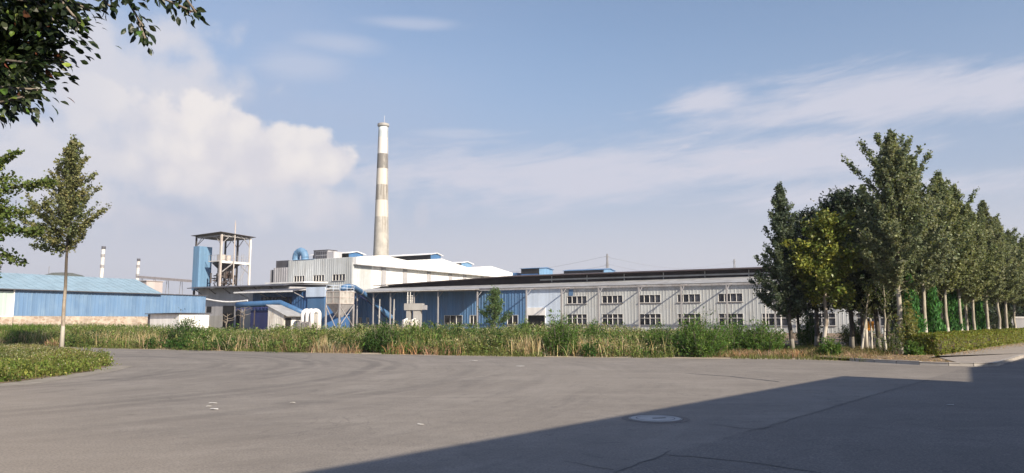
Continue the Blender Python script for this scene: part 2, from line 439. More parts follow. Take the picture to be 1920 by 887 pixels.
# ================================================================== SETTING
SITE = R(-30)
def poly_sheet(name, pts, z, m):
    me = bpy.data.meshes.new(name); me.from_pydata([(p[0], p[1], z) for p in pts], [], [tuple(range(len(pts)))]); me.update()
    if me.polygons[0].normal.z < 0: me.flip_normals()
    me.materials.append(m)
    o = link(name, me); o['kind'] = 'structure'; return o
g = MB(); g.quad((-3000,-1500,-.02), (3000,-1500,-.02), (3000,4500,-.02), (-3000,4500,-.02))
o = g.build('ground', M['field']); o['kind'] = 'structure'
KD = Vector((.64, .768, 0)).normalized(); KN = Vector((-KD.y, KD.x, 0))
KC = Vector((16.67, 26.86, 0))
edge = [(-70,66),(-50,57.5),(-40,52),(-31.5,47.4),(-25.1,43.8),(-18.5,40.6),(-12.3,38.0),(-6,35.4),(0,33.1),(7,31.7),(11.6,30.7),(13.2,29.6),(13.75,28.7),(14.6,27.1)]
arc = [(15.3,26.5),(16.0,26.2),(16.5,26.15),(16.95,26.4)]
kline = [tuple((Vector((16.95,26.4,0)) + KD*d)[:2]) for d in (2, 10, 40, 140)]
poly_sheet('yard_road', edge + arc + kline + [(140,60),(60,-30),(0,-40),(-40,-25),(-75,20)], 0.0, M['asphalt'])
# bare soil under the weeds
poly_sheet('soil', [(x, y-.15) for x, y in edge[:11]] + [(13.1,29.9),(20,36),(60,90),(45,95),(-30,118),(-85,95)], -.008, M['soil'])
# dusty verge
vb = []
for (x, y) in edge[2:12]: vb.append((x, y-.12+.1*math.sin(x*1.3)))
vt = [(x+.3, y+.9+.25*math.sin(x*.9)) for (x, y) in reversed(edge[2:12])]
poly_sheet('dust_verge', vb+vt, .004, M['dust'])
# pavement by the hedge
pv = [(15.6,26.38),(16.0,26.2),(16.5,26.15),(16.95,26.4)] + kline
pv2 = [tuple((Vector((x, y, 0)) + KN*2.6)[:2]) for x, y in reversed(kline)] + [(17.5,31.3)]
poly_sheet('pavement', pv+pv2, .115, M['paver'])
poly_sheet('tree_bed', [(13.2,29.6),(13.75,28.7),(14.6,27.1),(15.3,26.5),(15.62,26.36),(17.5,31.3),(18.6,33.3),(17.5,35.5),(14,33),(12.4,31.2)], .10, M['litter_soil'])
# kerb stones
kp = [Vector((x, y, 0)) for x, y in [(13.2,29.6),(13.75,28.7),(14.6,27.1)] + arc + kline[:3]]
km = MB()
def resample(P, step):
    out = []
    for a, b in zip(P[:-1], P[1:]):
        n = max(1, round((b-a).length/step))
        for i in range(n): out.append((a.lerp(b, i/n), a.lerp(b, (i+1)/n)))
    return out
for (a, b) in resample(kp, 1.0):
    d = (b-a).normalized(); nn = Vector((-d.y, d.x, 0)); a2 = a + d*.012; b2 = b - d*.012
    h = .125 + random.uniform(-.008, .008)
    lo = [a2, b2, b2+nn*.16, a2+nn*.16]
    if (b-a).length < .3: lo = [a, b, b+nn*.16, a+nn*.16]
    km.prism([(p.x, p.y, -.01) for p in lo], [(p.x+(nn.x*.02 if i < 2 else 0), p.y+(nn.y*.02 if i < 2 else 0), h) for i, p in enumerate(lo)])
o = km.build('kerb', M['kerb']); o['kind'] = 'structure'
# planted island on the left
isl = [(-13.75,25.4),(-14.1,26.6),(-16.0,29.6),(-18.9,33.5),(-22.6,38.6),(-29.2,44.0),(-38,50),(-48,54),(-52,40),(-40,20),(-24,14),(-16.5,16.4),(-12.9,19.1),(-12.95,21.5),(-13.2,23.8)]
poly_sheet('planted_island', isl, .012, M['soil'])
apr = [(-12.9,19.1),(-12.95,21.5),(-13.2,23.8),(-13.75,25.4),(-14.1,26.6),(-13.2,26.4),(-12.5,24),(-12.2,21.5),(-11.9,18.8),(-15.5,15.6),(-24,12.8),(-24,14),(-16.5,16.4)]
poly_sheet('concrete_apron', apr, .006, M['apron'])
# low hill far on the left
hm = MB(); hv = []; NA, NR = 48, 10
hc = Vector((-603, 1000, -1))
for r_ in range(NR+1):
    for k in range(NA):
        a = 2*math.pi*k/NA; f = r_/NR
        h = 66*(0.5+.5*math.cos(math.pi*f))**.8 + (2.2*math.sin(a*7+f*9)+1.4*math.sin(a*13+2))*(1-f)*f*2
        hm.v.append((hc.x+math.cos(a)*85*f*(1.6 if abs(math.cos(a)) > 0 else 1), hc.y+math.sin(a)*75*f, hc.z+h))
for r_ in range(NR):
    for k in range(NA):
        k2 = (k+1) % NA; hm.f.append((r_*NA+k, (r_+1)*NA+k, (r_+1)*NA+k2, r_*NA+k2))
o = hm.build('hill', M['hill'], None, True); o['kind'] = 'structure'
# cracks in the paving
def crack(pts, w):
    mb = MB(); P = [Vector((x, y, .004)) for x, y in pts]; Q = []
    rr = random.Random(len(pts)*7+int(pts[0][0]*100))
    for a, b in zip(P[:-1], P[1:]):
        n = max(2, int((b-a).length/.22))
        for i in range(n): Q.append(a.lerp(b, i/n) + Vector((rr.uniform(-.035,.035), rr.uniform(-.035,.035), 0)))
    Q.append(P[-1])
    for i in range(len(Q)-1):
        d = (Q[i+1]-Q[i]).normalized(); nn = Vector((-d.y, d.x, 0))
        w1 = w*1.5*rr.uniform(.5, 1.2); n = len(mb.v)
        if i == 0: mb.v += [tuple(Q[0]-nn*w*.3), tuple(Q[0]+nn*w*.3)]
        n = len(mb.v); mb.v += [tuple(Q[i+1]-nn*w1/2), tuple(Q[i+1]+nn*w1/2)]
        mb.f.append((n-2, n, n+1, n-1))
    o = mb.build('road_crack', M['rubber']); o['kind'] = 'structure'
G2 = lambda *ps: [tuple(gp(*p)[:2]) for p in ps]
crack(G2((1150,887),(1200,868),(1250,853),(1290,855),(1350,862),(1440,872),(1540,887)), .020)
crack(G2((1330,795),(1390,803),(1430,805),(1445,801),(1470,804)), .020)
crack(G2((1380,812),(1440,800),(1500,782),(1580,758),(1660,735),(1740,713)), .012)
crack(G2((1250,853),(1258,845)), .02)
crack(G2((1050,865),(1150,881)), .012)
crack(G2((1285,700),(1370,706),(1460,716)), .05)

# ================================================================== FACTORY BUILDINGS
def make_window(parent, a0, a1, z0, z1, n, transom=None, axis='a', plane=0.0, fm='window_frame'):
    """glazing recessed behind a frame of bars; returns the window object"""
    w = a1-a0; h = z1-z0
    if axis == 'a': X = lambda u, d, z: (u, d, z); loc = (a0, plane, z0)
    else: X = lambda u, d, z: (-d, u, z); loc = (plane, a0, z0)
    def bx(mb, u0, u1, d0, d1, q0, q1):
        p = X(u0, d0, q0); q = X(u1, d1, q1)
        mb.box(min(p[0],q[0]), max(p[0],q[0]), min(p[1],q[1]), max(p[1],q[1]), q0, q1)
    gm = MB(); bx(gm, .02, w-.02, .10, .14, .02, h-.02); wo = gm.build('window', M['glass'], parent); wo.location = loc
    f = MB(); t = .042
    bx(f, 0, w, -.05, .09, 0, t); bx(f, 0, w, -.05, .09, h-t, h)
    for i in range(n+1):
        u = i*(w-t)/n; bx(f, u, u+t, -.045, .085, t, h-t)
    if transom:
        for i in range(n):
            u = i*(w-t)/n+t; bx(f, u, u+(w-t)/n-t, -.03, .08, transom-.03, transom+.03)
    f.build('frame', M[fm], wo)
    s = MB(); bx(s, -.08, w+.08, -.14, -.002, -.07, .0); s.build('sill', M['steel'], wo)
    return wo
def wall_a(mb, a0, a1, z0, z1, ops=(), plane=0.0, pitch=.5, depth=.045):
    cuts = sorted({a0, a1, *[o[0] for o in ops], *[o[1] for o in ops]})
    for u, v in zip(cuts[:-1], cuts[1:]):
        if v <= a0 or u >= a1: continue
        hs = sorted([(o[2], o[3]) for o in ops if o[0] <= u+1e-6 and o[1] >= v-1e-6])
        z = z0
        for (q0, q1) in hs + [(z1, z1)]:
            if q0 > z+1e-3: mb.corr((u, plane, z), (v-u, 0, 0), (0, 0, q0-z), pitch, depth)
            z = q1

# ---- long factory with the grey windowed wall and the blue canopy wall
fac = thing('factory_building', 'long low factory with grey ribbed windowed wall and blue wall under a post canopy', 'factory', (7.07,110,0), SITE)
GB = [(1.13+5.5*i, 4.29+5.5*i) for i in range(8)]
ops = [(u, v, .9, 2.46) for u, v in GB] + [(u, v, 3.96, 5.06) for u, v in GB]
mb = MB(); wall_a(mb, 0, 43, 0, 6.45, ops, 0, .46, .022)
mb.quad((43,0,0),(43,16,0),(43,16,6.45),(43,0,6.45)); mb.quad((43,16,0),(-40,16,0),(-40,16,6.45),(43,16,6.45)); mb.quad((-40,16,0),(-40,0,0),(-40,0,6.45),(-40,16,6.45))
w1 = mb.build('wall', M['grey_sheet'], fac)
up = lo = None
for u, v in GB:
    if up is None:
        up = make_window(fac, u, v, 3.96, 5.06, 4); lo = make_window(fac, u, v, .9, 2.46, 4, .95)
    else:
        for src in (up, lo):
            c = copy_tree(src, fac); c.location.x = u
bops = [(-38.6,-37.9,.8,2.0),(-36.9,-36.3,.8,2.0),(-20.7,-17.2,.9,2.35),(-15.8,-14.5,.9,2.35),(-9.0,-7.1,.9,2.35)]
mb = MB(); wall_a(mb, -40, -5.65, 0, 6.43, bops, -.003, .52, .05)
w = mb.build('wall', M['blue_sheet'], fac); w['label'] = 'blue ribbed wall under the canopy'
for (u, v, q0, q1) in bops: make_window(fac, u, v, q0, q1, 3 if v-u > 3 else 2, None, 'a', -.003)
mb = MB(); wall_a(mb, -5.65, 0, 0, 6.42, [(-5.4,-2.5,0,2.3)], -.006, 2.0, .012)
w = mb.build('wall', M['pale_blue'], fac); w['label'] = 'smooth pale blue white wall with the gateway'
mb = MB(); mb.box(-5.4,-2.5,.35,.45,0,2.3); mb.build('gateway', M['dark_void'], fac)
mb = MB(); mb.box(-5.5,-2.4,-.10,-.02,2.3,3.45); mb.box(-5.5,-5.4,-.10,-.02,0,2.3); mb.box(-2.5,-2.4,-.10,-.02,0,2.3); mb.build('gate_frame', M['white_sheet'], fac)
mb = MB(); mb.box(1.45,2.15,-.075,-.055,5.1,6.0); mb.build('wall_patch', M['blue_sheet'], fac)
PA = [-36.4,-32.9,-29.3,-24.5,-19.8,-12.5,-4.0,1.73,7.42,13.27,19.1,25.0,30.8,36.5,42.3]
pm = None
for a in PA:
    if pm is None:
        mb = MB(); mb.box(-.09,.09,-.09,.09,0,6.0); mb.box(-.2,.2,-.2,.2,0,.12)
        pm = mb.build('canopy_post', M['steel'], fac); pm.location = (a,-3,0)
    else:
        c = pm.copy(); col.objects.link(c); c.parent = fac; c.location = (a,-3,0)
rm = None
for a in PA:
    if rm is None:
        mb = MB(); mb.bar((0,-2.9,6.1),(0,-.08,6.3),.09,.16); mb.bar((0,-2.9,5.1),(0,-1.6,6.12),.06)
        rm = mb.build('rafter', M['steel'], fac); rm.location = (a,0,0)
    else:
        c = rm.copy(); col.objects.link(c); c.parent = fac; c.location = (a,0,0)
mb = MB(); mb.box(-37.6,43,-3.07,-2.93,6.0,6.16); mb.box(-37.6,-12,-1.6,-1.5,6.2,6.3); mb.build('canopy_beam', M['steel'], fac)
mb = MB(); mb.slab([(-37.8,-3.45,6.17),(-11.9,-3.45,6.17),(-11.9,-.02,6.41),(-37.8,-.02,6.41)], .05); mb.build('canopy_roof', M['grey_dark'], fac)
mb = MB(); mb.tube([(-37.8,-3.52,6.2),(-11.9,-3.52,6.2)], .07, 6); mb.box(-11.5,43,-.42,-.27,6.30,6.44); mb.build('gutter', M['white_old'], fac)
# main roof with its long raised ventilator
mb = MB()
mb.prism([(-39.5,-.5,6.47),(-39.5,16.5,6.47),(-39.5,8,7.75)], [(43.6,-.5,6.47),(43.6,16.5,6.47),(43.6,8,8.15)])
rf = mb.build('roof', M['roof_grey'], fac)
mb = MB()
for s0, s1, t0, t1 in ((-38.5,-12,7.55,8.40),(-12,42.5,8.40,8.44)):
    mb.quad((s0,5.2,6.6),(s1,5.2,6.6),(s1,5.2,t1),(s0,5.2,t0)); mb.quad((s1,10.8,6.6),(s0,10.8,6.6),(s0,10.8,t0),(s1,10.8,t1))
mb.quad((-38.5,10.8,6.6),(-38.5,5.2,6.6),(-38.5,5.2,7.55),(-38.5,10.8,7.55)); mb.quad((42.5,5.2,6.6),(42.5,10.8,6.6),(42.5,10.8,8.44),(42.5,5.2,8.44))
vt_ = mb.build('roof_ventilator', M['vent_shade'], fac)  # dark sides paint in the shade of the open void below the cap
mb = MB()
for s0, s1, t0, t1 in ((-39.3,-12,7.54,8.41),(-12,43.5,8.41,8.45)):
    mb.prism([(s0,4.1,t0),(s1,4.1,t1),(s1,8,t1+.35),(s0,8,t0+.35)], [(s0,4.1,t0+.14),(s1,4.1,t1+.14),(s1,8,t1+.49),(s0,8,t0+.49)])
    mb.prism([(s0,8.003,t0+.35),(s1,8.003,t1+.35),(s1,11.9,t1),(s0,11.9,t0)], [(s0,8.003,t0+.49),(s1,8.003,t1+.49),(s1,11.9,t1+.14),(s0,11.9,t0+.14)])
mb.build('cap', M['roof_brown'], vt_)
mb = MB(); mb.box(-6,42.4,5.02,5.15,7.74,7.97)
for a in range(-4, 42, 6): mb.box(a, a+.1, 5.04, 5.16, 7.4, 8.4)
mb.build('purlin', M['roof_grey'], vt_)
# ---- main hall: white side under three shallow gables
hall = thing('main_hall', 'tall white and grey factory hall with three shallow gables and roof vents', 'factory hall', (-28.9,135,0), SITE)
hops = [(-14.6,-11.8,8.75,9.95),(-9.6,-6.8,8.75,9.95),(-4.75,-1.65,8.75,9.95)]
mb = MB(); wall_a(mb, -16.2, 0, 0, 12.92, hops, 0, .5, .035); mb.corr((0,0,0),(0,5.3,0),(0,0,12.0),.5,.035)

mb.build('wall', M['grey_sheet'], hall)
for (u, v, q0, q1) in hops: make_window(hall, u, v, q0, q1, 4)
mb = MB(); mb.corr((-.02,5.3,0),(0,51,0),(0,0,11.75),2.2,.02); mb.quad((-.02,56.3,0),(-16.1,56.3,0),(-16.1,56.3,11.75),(-.02,56.3,11.75)); mb.quad((-16.1,56.3,0),(-16.1,.1,0),(-16.1,.1,11.75),(-16.1,56.3,11.75))
w = mb.build('wall', M['white_sheet'], hall); w['label'] = 'white sheet side wall with grey strips'
for t_ in (8.7,15.3,23.2,31.0,36.6,44,51):
    mb = MB(); mb.box(.01,.13,t_-.6,t_+.6,0,11.6); mb.build('wall_strip', M['grey_wall'], hall)
prof = [(.12,11.62),(56.6,11.72),(56.6,13.1),(46.5,14.15),(36.8,13.2),(26.6,14.5),(15.0,13.3),(7.6,13.8),(.12,12.96)]
mb = MB(); mb.prism([(-16.15,b,z) for b, z in prof], [(.85,b,z) for b, z in prof])
hroof = mb.build('roof', M['white_sheet'], hall)
mb = MB(); mb.bar((.9,.12,11.62),(.9,56.6,11.72),.14,.16); mb.build('eave_trim', M['grey_wall'], hall)
def roof_vent(parent, a_end, a_len, bc, bw, z0, z1, endm, name='roof_vent', rise=.4, cap='white_sheet', over=.55):
    mb = MB(); mb.box(a_end-a_len, a_end-.06, bc-bw/2+.05, bc+bw/2-.05, z0, z1); v = mb.build(name, M['dark_void'], parent)  # near-black body puts the louvre shadow into the colour
    e = MB(); P = [(bc-bw/2,z0),(bc+bw/2,z0),(bc+bw/2,z1),(bc,z1+rise-.05),(bc-bw/2,z1)]
    e.prism([(a_end-.055,b,z) for b, z in P], [(a_end,b,z) for b, z in P]); e.build('end_panel', M[endm], v)
    s = MB(); s.box(a_end-a_len, a_end-.4, bc-bw/2-.02, bc-bw/2+.04, z0, z0+(z1-z0)*.42); s.build('side_panel', M['blue_dark'], v)
    c = MB()
    for sg in (-1, 1):
        b0 = bc+sg*(bw/2+over); lo_ = [(a_end-a_len-.3, b0, z1-.06), (a_end+.35, b0, z1-.06), (a_end+.35, bc+sg*.002, z1+rise), (a_end-a_len-.3, bc+sg*.002, z1+rise)]
        c.slab(lo_ if sg < 0 else lo_[::-1], .12)
    c.build('cap', M[cap], v)
    return v
roof_vent(hall, -6.0, 9.5, 7.6, 4.0, 12.9, 14.35, 'blue_pipe')
roof_vent(hall, -.7, 15, 26.6, 3.6, 13.6, 15.3, 'blue_pipe')
roof_vent(hall, -6.0, 9, 46.5, 4.4, 13.4, 15.0, 'blue_light')
mb = MB(); wall_a(mb, -20.2, -16.25, 0, 11.65, (), .01, .6, .05); mb.quad((-16.25,.01,11.65),(-16.25,8,11.65),(-20.2,8,11.65),(-20.2,.01,11.65)); mb.quad((-20.2,8,0),(-20.2,.01,0),(-20.2,.01,11.65),(-20.2,8,11.65))
mb.box(-21.4,-20.9,.3,3,0,11.3)
w = mb.build('annex', M['grey_wall'], hall); mb = MB(); mb.box(-20.9,-20.22,.25,1.5,0,11.3); mb.build('duct_riser', M['grey_dark'], hall)
mb = MB(); mb.box(-20.0,-16.3,.4,3.4,11.67,13.05); c = mb.build('water_tank', M['grey_dark']); tag(c, 'dark grey box tank on the roof of the grey annex left of the hall', 'tank'); c.parent = None
c.location = hall.location; c.rotation_euler = hall.rotation_euler
# blue elbow duct on the roof edge
el = thing('duct_elbow', 'pale blue U-bend duct on the roof edge of the grey hall front', 'duct', (hall.location.x, hall.location.y, 0), SITE)
pts = [(-15.6,1.3,12.2),(-15.6,1.3,13.4)] + [(-14.4-1.2*math.cos(t), 1.3, 13.5+1.25*math.sin(t)) for t in [i*math.pi/8 for i in range(9)]]
mb = MB(); mb.tube(pts[:1]+pts[1:], [.7]*2+[.7]*9, 14, False); mb.tube([(-13.2,1.3,13.5),(-13.2,1.3,12.9)], [.7,.74], 14, False); mb.build('bend', M['blue_light'], el, True)
mb = MB()
for t in (0, .25, .5, .75, 1):
    a = math.pi*t; c0 = Vector((-14.4-1.2*math.cos(a), 1.3, 13.5+1.25*math.sin(a))); d = Vector((math.sin(a)*1.2, 0, math.cos(a)*1.25)).normalized()
    mb.tube([c0-d*.04, c0+d*.04], .75, 14)
mb.build('flange', M['blue_light'], el)
mb = MB(); mb.slab([(-15.0,-.1,12.94),(-9.5,-.1,12.94),(-9.5,1.0,12.94),(-15.0,1.0,12.94)], .06); mb.build('base', M['blue_light'], el)
# cooling unit
cu = thing('cooling_unit', 'grey rooftop cooling unit with two rows of louvred cells', 'cooling unit', (hall.location.x, hall.location.y, 0), SITE)
mb = MB(); mb.box(-11.6,-8.0,2.0,4.4,12.9,14.75); mb.box(-7.99,-6.6,2.05,4.3,12.9,14.45); mb.build('casing', M['grey_wall'], cu)
mb = MB()
for i in range(5):
    for j in range(2): mb.box(-11.0+i*.58, -10.55+i*.58, 1.93, 1.995, 13.15+j*.8, 13.75+j*.8)
mb.box(-11.6,-11.15,1.94,1.996,12.95,14.7); mb.build('louvre', M['grey_dark'], cu)
mb = MB(); mb.box(-11.7,-7.9,1.9,4.5,14.752,14.85); mb.build('lid', M['steel_dark'], cu)

# ---- rear hall whose roof vents show over the long factory
rear = thing('rear_hall', 'white roofed hall behind the long factory with blue roof vents', 'factory hall', (6.4,200,0), SITE)
mb = MB(); mb.box(-22,30,.5,46,0,12.2); mb.build('wall', M['white_old'], rear)
mb = MB()
for b0 in (0, 15.4, 30.8): mb.prism([(-23,b0,12.21),(-23,b0+15.3,12.21),(-23,b0+7.65,13.5)], [(31,b0,12.21),(31,b0+15.3,12.21),(31,b0+7.65,13.5)])
mb.build('roof', M['white_sheet'], rear)
v = roof_vent(rear, 0, 5.7, 6, 8.0, 13.0, 15.55, 'blue_light', rise=.35, cap='blue_sheet', over=.3)
roof_vent(rear, 12, 12.5, 22, 8.0, 13.3, 15.7, 'blue_light', rise=.45, cap='blue_sheet', over=.3)
mb = MB(); mb.box(-12.5,-7.5,3,9,13.0,14.6); mb.build('roof_box', M['blue_sheet'], rear)

# ---- striped chimney
CY = 190.0
ct = pt(717.5, 232, CY); cx = pt(714, 480, CY).x
ch = thing('chimney', 'tall tapered factory chimney with worn dark and white bands', 'chimney', (cx, CY, 0))
ztop = ct.z; zz = lambda py: zat(716, py, CY)
r_at = lambda z: 2.32 + (1.20-2.32)*z/ztop
def chimney_mat():
    m, nt, b = new_mat('chimney_paint'); g = NT(nt); o = g.obj(); z = g.sep(o)[2]
    st = g.noise(g.map(o, (1.5,1.5,.08)), 1.0, 5, .65); bl = g.noise(o, .55, 5, .6)
    c = g.mix(g.ramp(bl, .35, .65), (.36,.345,.31), (.47,.45,.405))
    def band(lo, hi, colr, thr, soft=.35):
        nonlocal c
        f = g.m('MULTIPLY', g.ramp(z, lo-soft*.3, lo+soft*.3), g.ramp(z, hi+soft*.3, hi-soft*.3))
        if thr is not None: f = g.m('MULTIPLY', f, g.ramp(g.m('ADD', g.m('MULTIPLY', st, .7), g.m('MULTIPLY', bl, .3)), thr, thr+.1))
        c = g.mix(f, c, colr)
    band(zz(258), zz(236), (.50,.56,.58), None)
    band(zz(289), zz(258), (.64,.625,.59), None)
    band(zz(317), zz(289), (.19,.182,.172), .36)
    band(zz(347), zz(317), (.58,.54,.47), None)
    band(zz(376), zz(347), (.225,.205,.18), .45)
    band(zz(407), zz(376), (.58,.54,.47), None)
    band(zz(436), zz(407), (.24,.22,.19), .52)
    c = g.mix(g.ramp(st, .50, .72, 0, .6), c, (.26,.235,.20))
    g.put(b.inputs['Base Color'], c); b.inputs['Roughness'].default_value = .85
    return m
mb = MB(); N_ = 24
pts = [(0,0,ztop*i/N_) for i in range(N_+1)]; pts[-1] = (0,0,ztop-.9)
mb.tube(pts, [r_at(p[2]) for p in pts], 36); mb.build('shaft', chimney_mat(), ch, True)
mb = MB(); mb.tube([(0,0,ztop-.95),(0,0,ztop-.7),(0,0,ztop-.55),(0,0,ztop-.1),(0,0,ztop)], [r_at(ztop)+.02,r_at(ztop)+.3,r_at(ztop)+.32,r_at(ztop)+.3,r_at(ztop)+.1], 32); mb.build('cap', M['concrete'], ch)
mb = MB(); mb.tube([(.4,-.8,ztop),(.4,-.8,ztop+1.9)], .04, 5); mb.build('lightning_rod', M['steel_white'], ch)
mb = MB()
for s in (-.22, .22): mb.bar((.95*r_at(0)+.0*s+.55, -.62*r_at(0)+s, 1), (.88*r_at(ztop)+.12, -.62*r_at(ztop)+s, ztop-1), .05)
for i in range(60):
    z = 2+i*(ztop-4)/60; f = z/ztop
    x0 = (.95*r_at(0)+.55)*(1-f)+(.88*r_at(ztop)+.12)*f; y0 = -.62*r_at(0)*(1-f)-.62*r_at(ztop)*f
    mb.bar((x0, y0-.22, z), (x0, y0+.22, z), .04)
mb.build('ladder', M['steel'], ch)

# ---- workshop carrying the steel tower
ws = thing('workshop', 'low grey rendered workshop with wide dark eave beneath the steel tower', 'workshop', (-60.2,142,0), SITE)
WH = 7.5
mb = MB(); wall_a(mb, 1.0, 25, 2.6, WH, (), 0, 3.0, .015); mb.quad((1,12,0),(1,0,0),(1,0,WH),(1,12,WH)); mb.quad((25,0,0),(25,12,0),(25,12,WH),(25,0,WH)); mb.quad((25,12,0),(1,12,0),(1,12,WH),(25,12,WH))
wall_a(mb, 1.0, 25, 0, 2.6, [(8.2,11.2,0,2.6),(11.7,12.9,0,2.6)], 0, 3.0, .015)
mb.build('wall', M['grey_wall'], ws)
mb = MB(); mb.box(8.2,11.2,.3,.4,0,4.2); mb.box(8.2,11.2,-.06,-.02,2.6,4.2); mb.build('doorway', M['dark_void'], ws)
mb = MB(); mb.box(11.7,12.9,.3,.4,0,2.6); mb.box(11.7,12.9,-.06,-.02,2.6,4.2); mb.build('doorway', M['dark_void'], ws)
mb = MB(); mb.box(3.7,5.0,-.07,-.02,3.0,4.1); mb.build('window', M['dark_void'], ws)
for u_, v_ in ((1.0,8.2),(12.9,16.5)):
    mb = MB(); mb.box(u_,v_,-.05,-.018,0,2.4); mb.build('plinth', M['concrete'], ws)
mb = MB(); mb.slab([(.2,-1.9,7.42),(25.6,-1.9,7.42),(25.6,.05,7.72),(.2,.05,7.72)], .12); mb.slab([(.2,.052,7.72),(25.6,.052,7.72),(25.6,12.4,7.9),(.2,12.4,7.9)], .12); mb.build('roof', M['grey_dark'], ws)
for a in (2, 6, 10, 14, 18, 22):
    mb = MB(); mb.bar((a,-.05,6.4),(a,-1.7,7.36),.12); mb.build('eave_bracket', M['steel_dark'], ws)
mb = MB(); mb.slab([(15.5,3,8.12),(25.3,3,8.12),(25.3,9,8.3),(15.5,9,8.3)], .25); mb.build('roof_sheet', M['white_sheet'], ws)

# ---- steel tower (corner nearest the camera is at local 0,0)
tw = thing('steel_tower', 'open steel process tower with flat roof and blue clad lift shaft', 'tower', (-54.8,140,0), SITE)
TX, TYL, TZ = -7.2, 6.8, 17.7
cm = [((0,0),'steel_rust',.36),((TX,0),'steel_dark',.26),((0,TYL),'steel_white',.34),((TX,TYL),'steel_dark',.28),((TX*.5,TYL),'steel_dark',.3),((TX*.5,TYL*.0+6.0),'steel_dark',.24)]
for (p, mt, w_) in cm[:5]:
    mb = MB(); mb.box(p[0]-w_/2,p[0]+w_/2,p[1]-w_/2,p[1]+w_/2, 0 if p[0] == TX else 7.9, TZ); mb.build('column', M[mt], tw)
mb = MB(); mb.box(TX-.15,TX+.15,-.16,.16,0,10.5); mb.build('column_casing', M['steel_dark'], tw)
mb = MB(); mb.slab([(TX-.7,-.7,TZ+.02),(.7,-.7,TZ+.32),(.7,TYL+.7,TZ+.02),(TX-.7,TYL+.7,TZ-.1)], .09)
rf = mb.build('roof', M['steel_dark'], tw)
mb = MB()
for (a, b) in (((TX,0),(0,0)),((0,0),(0,TYL)),((0,TYL),(TX,TYL)),((TX,TYL),(TX,0)),((TX*.5,0),(TX*.5,TYL)),((TX,TYL*.5),(0,TYL*.5))):
    mb.bar((*a,TZ-.25),(*b,TZ-.25),.14,.22)
for (a, d) in (((0,0),(-1,0)),((0,0),(0,1)),((TX,0),(1,0)),((0,TYL),(0,-1)),((0,TYL),(-1,0)),((TX,TYL),(1,0)),((TX,0),(0,1)),((TX*.5,TYL),(1,0)),((TX*.5,TYL),(-1,0))):
    mb.bar((a[0],a[1],TZ-2.0),(a[0]+d[0]*1.7,a[1]+d[1]*1.7,TZ-.3),.10)
for i in range(7): mb.bar((.3, .3+i*1.0, TZ-.05),(.3,.8+i*1.0,TZ-.4),.06)
mb.build('roof_frame', M['steel'], tw)
mb = MB(); mb.box(-3.2,.1,-.2,TYL+.1,12.55,12.72); mb.box(.02,.16,-.2,TYL+.1,12.3,12.55); mb.build('platform', M['steel_white'], tw)
mb = MB()
for b in [i*TYL/7 for i in range(8)]: mb.bar((.08,b,12.72),(.08,b,13.8),.05)
for z in (13.25, 13.8): mb.bar((.08,0,z),(.08,TYL,z),.05)
for a in [-3.1+i*.75 for i in range(5)]: mb.bar((a,-.15,12.72),(a,-.15,13.8),.05)
mb.bar((-3.1,-.15,13.8),(0,-.15,13.8),.05); mb.build('railing', M['steel'], tw)
mb = MB(); mb.bar((.1,.3,10.6),(.1,2.8,12.4),.14); mb.bar((.0,TYL-.2,10.6),(.0,TYL-2.6,12.4),.10); mb.bar((-.2,4.6,9.0),(-.2,TYL-.2,12.4),.08); mb.build('brace', M['steel'], tw)
mb = MB(); mb.prism([(-2.9,2.2,11.0),(-1.5,2.2,11.0),(-1.5,3.8,11.0),(-2.9,3.8,11.0)], [(-3.6,.8,12.5),(-.4,.8,12.5),(-.4,5.4,12.5),(-3.6,5.4,12.5)]); mb.box(-2.8,-1.6,2.3,3.7,9.6,11.0); hp = mb.build('hopper', M['steel_dark'], tw)
mb = MB(); rr = random.Random(4)
for i in range(60):
    x = -rr.uniform(.3,3.4); y = rr.uniform(.5,4.4); z = rr.uniform(7.9,10.4)
    if i % 2: mb.tube([(x,y,z),(x,y,z+rr.uniform(.6,1.9))], rr.uniform(.06,.2), 7)
    else: mb.bar((x,y,z),(x+rr.uniform(-1.2,1.2),y+rr.uniform(-1.2,1.2),z+rr.uniform(-.2,.6)),rr.uniform(.07,.22))
mb.build('machinery', M['steel_dark'], tw)
mb = MB(); mb.box(-2.2,-1.1,1.0,2.0,12.74,14.0); mb.tube([(-1.5,3,12.74),(-1.5,3,13.9)], .5, 10); mb.build('motor_housing', M['steel_rust'], tw)
mb = MB(); mb.tube([(.45,2.7,7.9),(.45,2.7,TZ+2.4)], .11, 7); mb.tube([(.45,2.7,TZ+2.4),(.45,2.7,TZ+2.9)], .05, 6); mb.build('vent_pipe', M['steel_rust'], tw)
mb = MB()
for k in (0,1):
    mb.bar((-.3, 5.1+k*.5, 7.9),(-.3,5.1+k*.5,14.4),.05)
for i in range(16): mb.bar((-.3,5.1,8.1+i*.4),(-.3,5.6,8.1+i*.4),.03)
mb.build('ladder', M['steel'], tw)
mb = MB(); mb.corr((-6.6,-1.0,7.2),(1.7,0,0),(0,0,8.4),.7,.02); mb.corr((-4.9,-1.0,7.2),(0,2.9,0),(0,0,8.4),.7,.02)
mb.quad((-6.6,1.9,7.2),(-6.6,-1.0,7.2),(-6.6,-1.0,15.6),(-6.6,1.9,15.6)); mb.quad((-4.9,1.9,7.2),(-6.6,1.9,7.2),(-6.6,1.9,15.6),(-4.9,1.9,15.6)); mb.quad((-6.6,-1.0,15.6),(-4.9,-1.0,15.6),(-4.9,1.9,15.6),(-6.6,1.9,15.6))
mb.build('lift_shaft', M['blue_light'], tw)

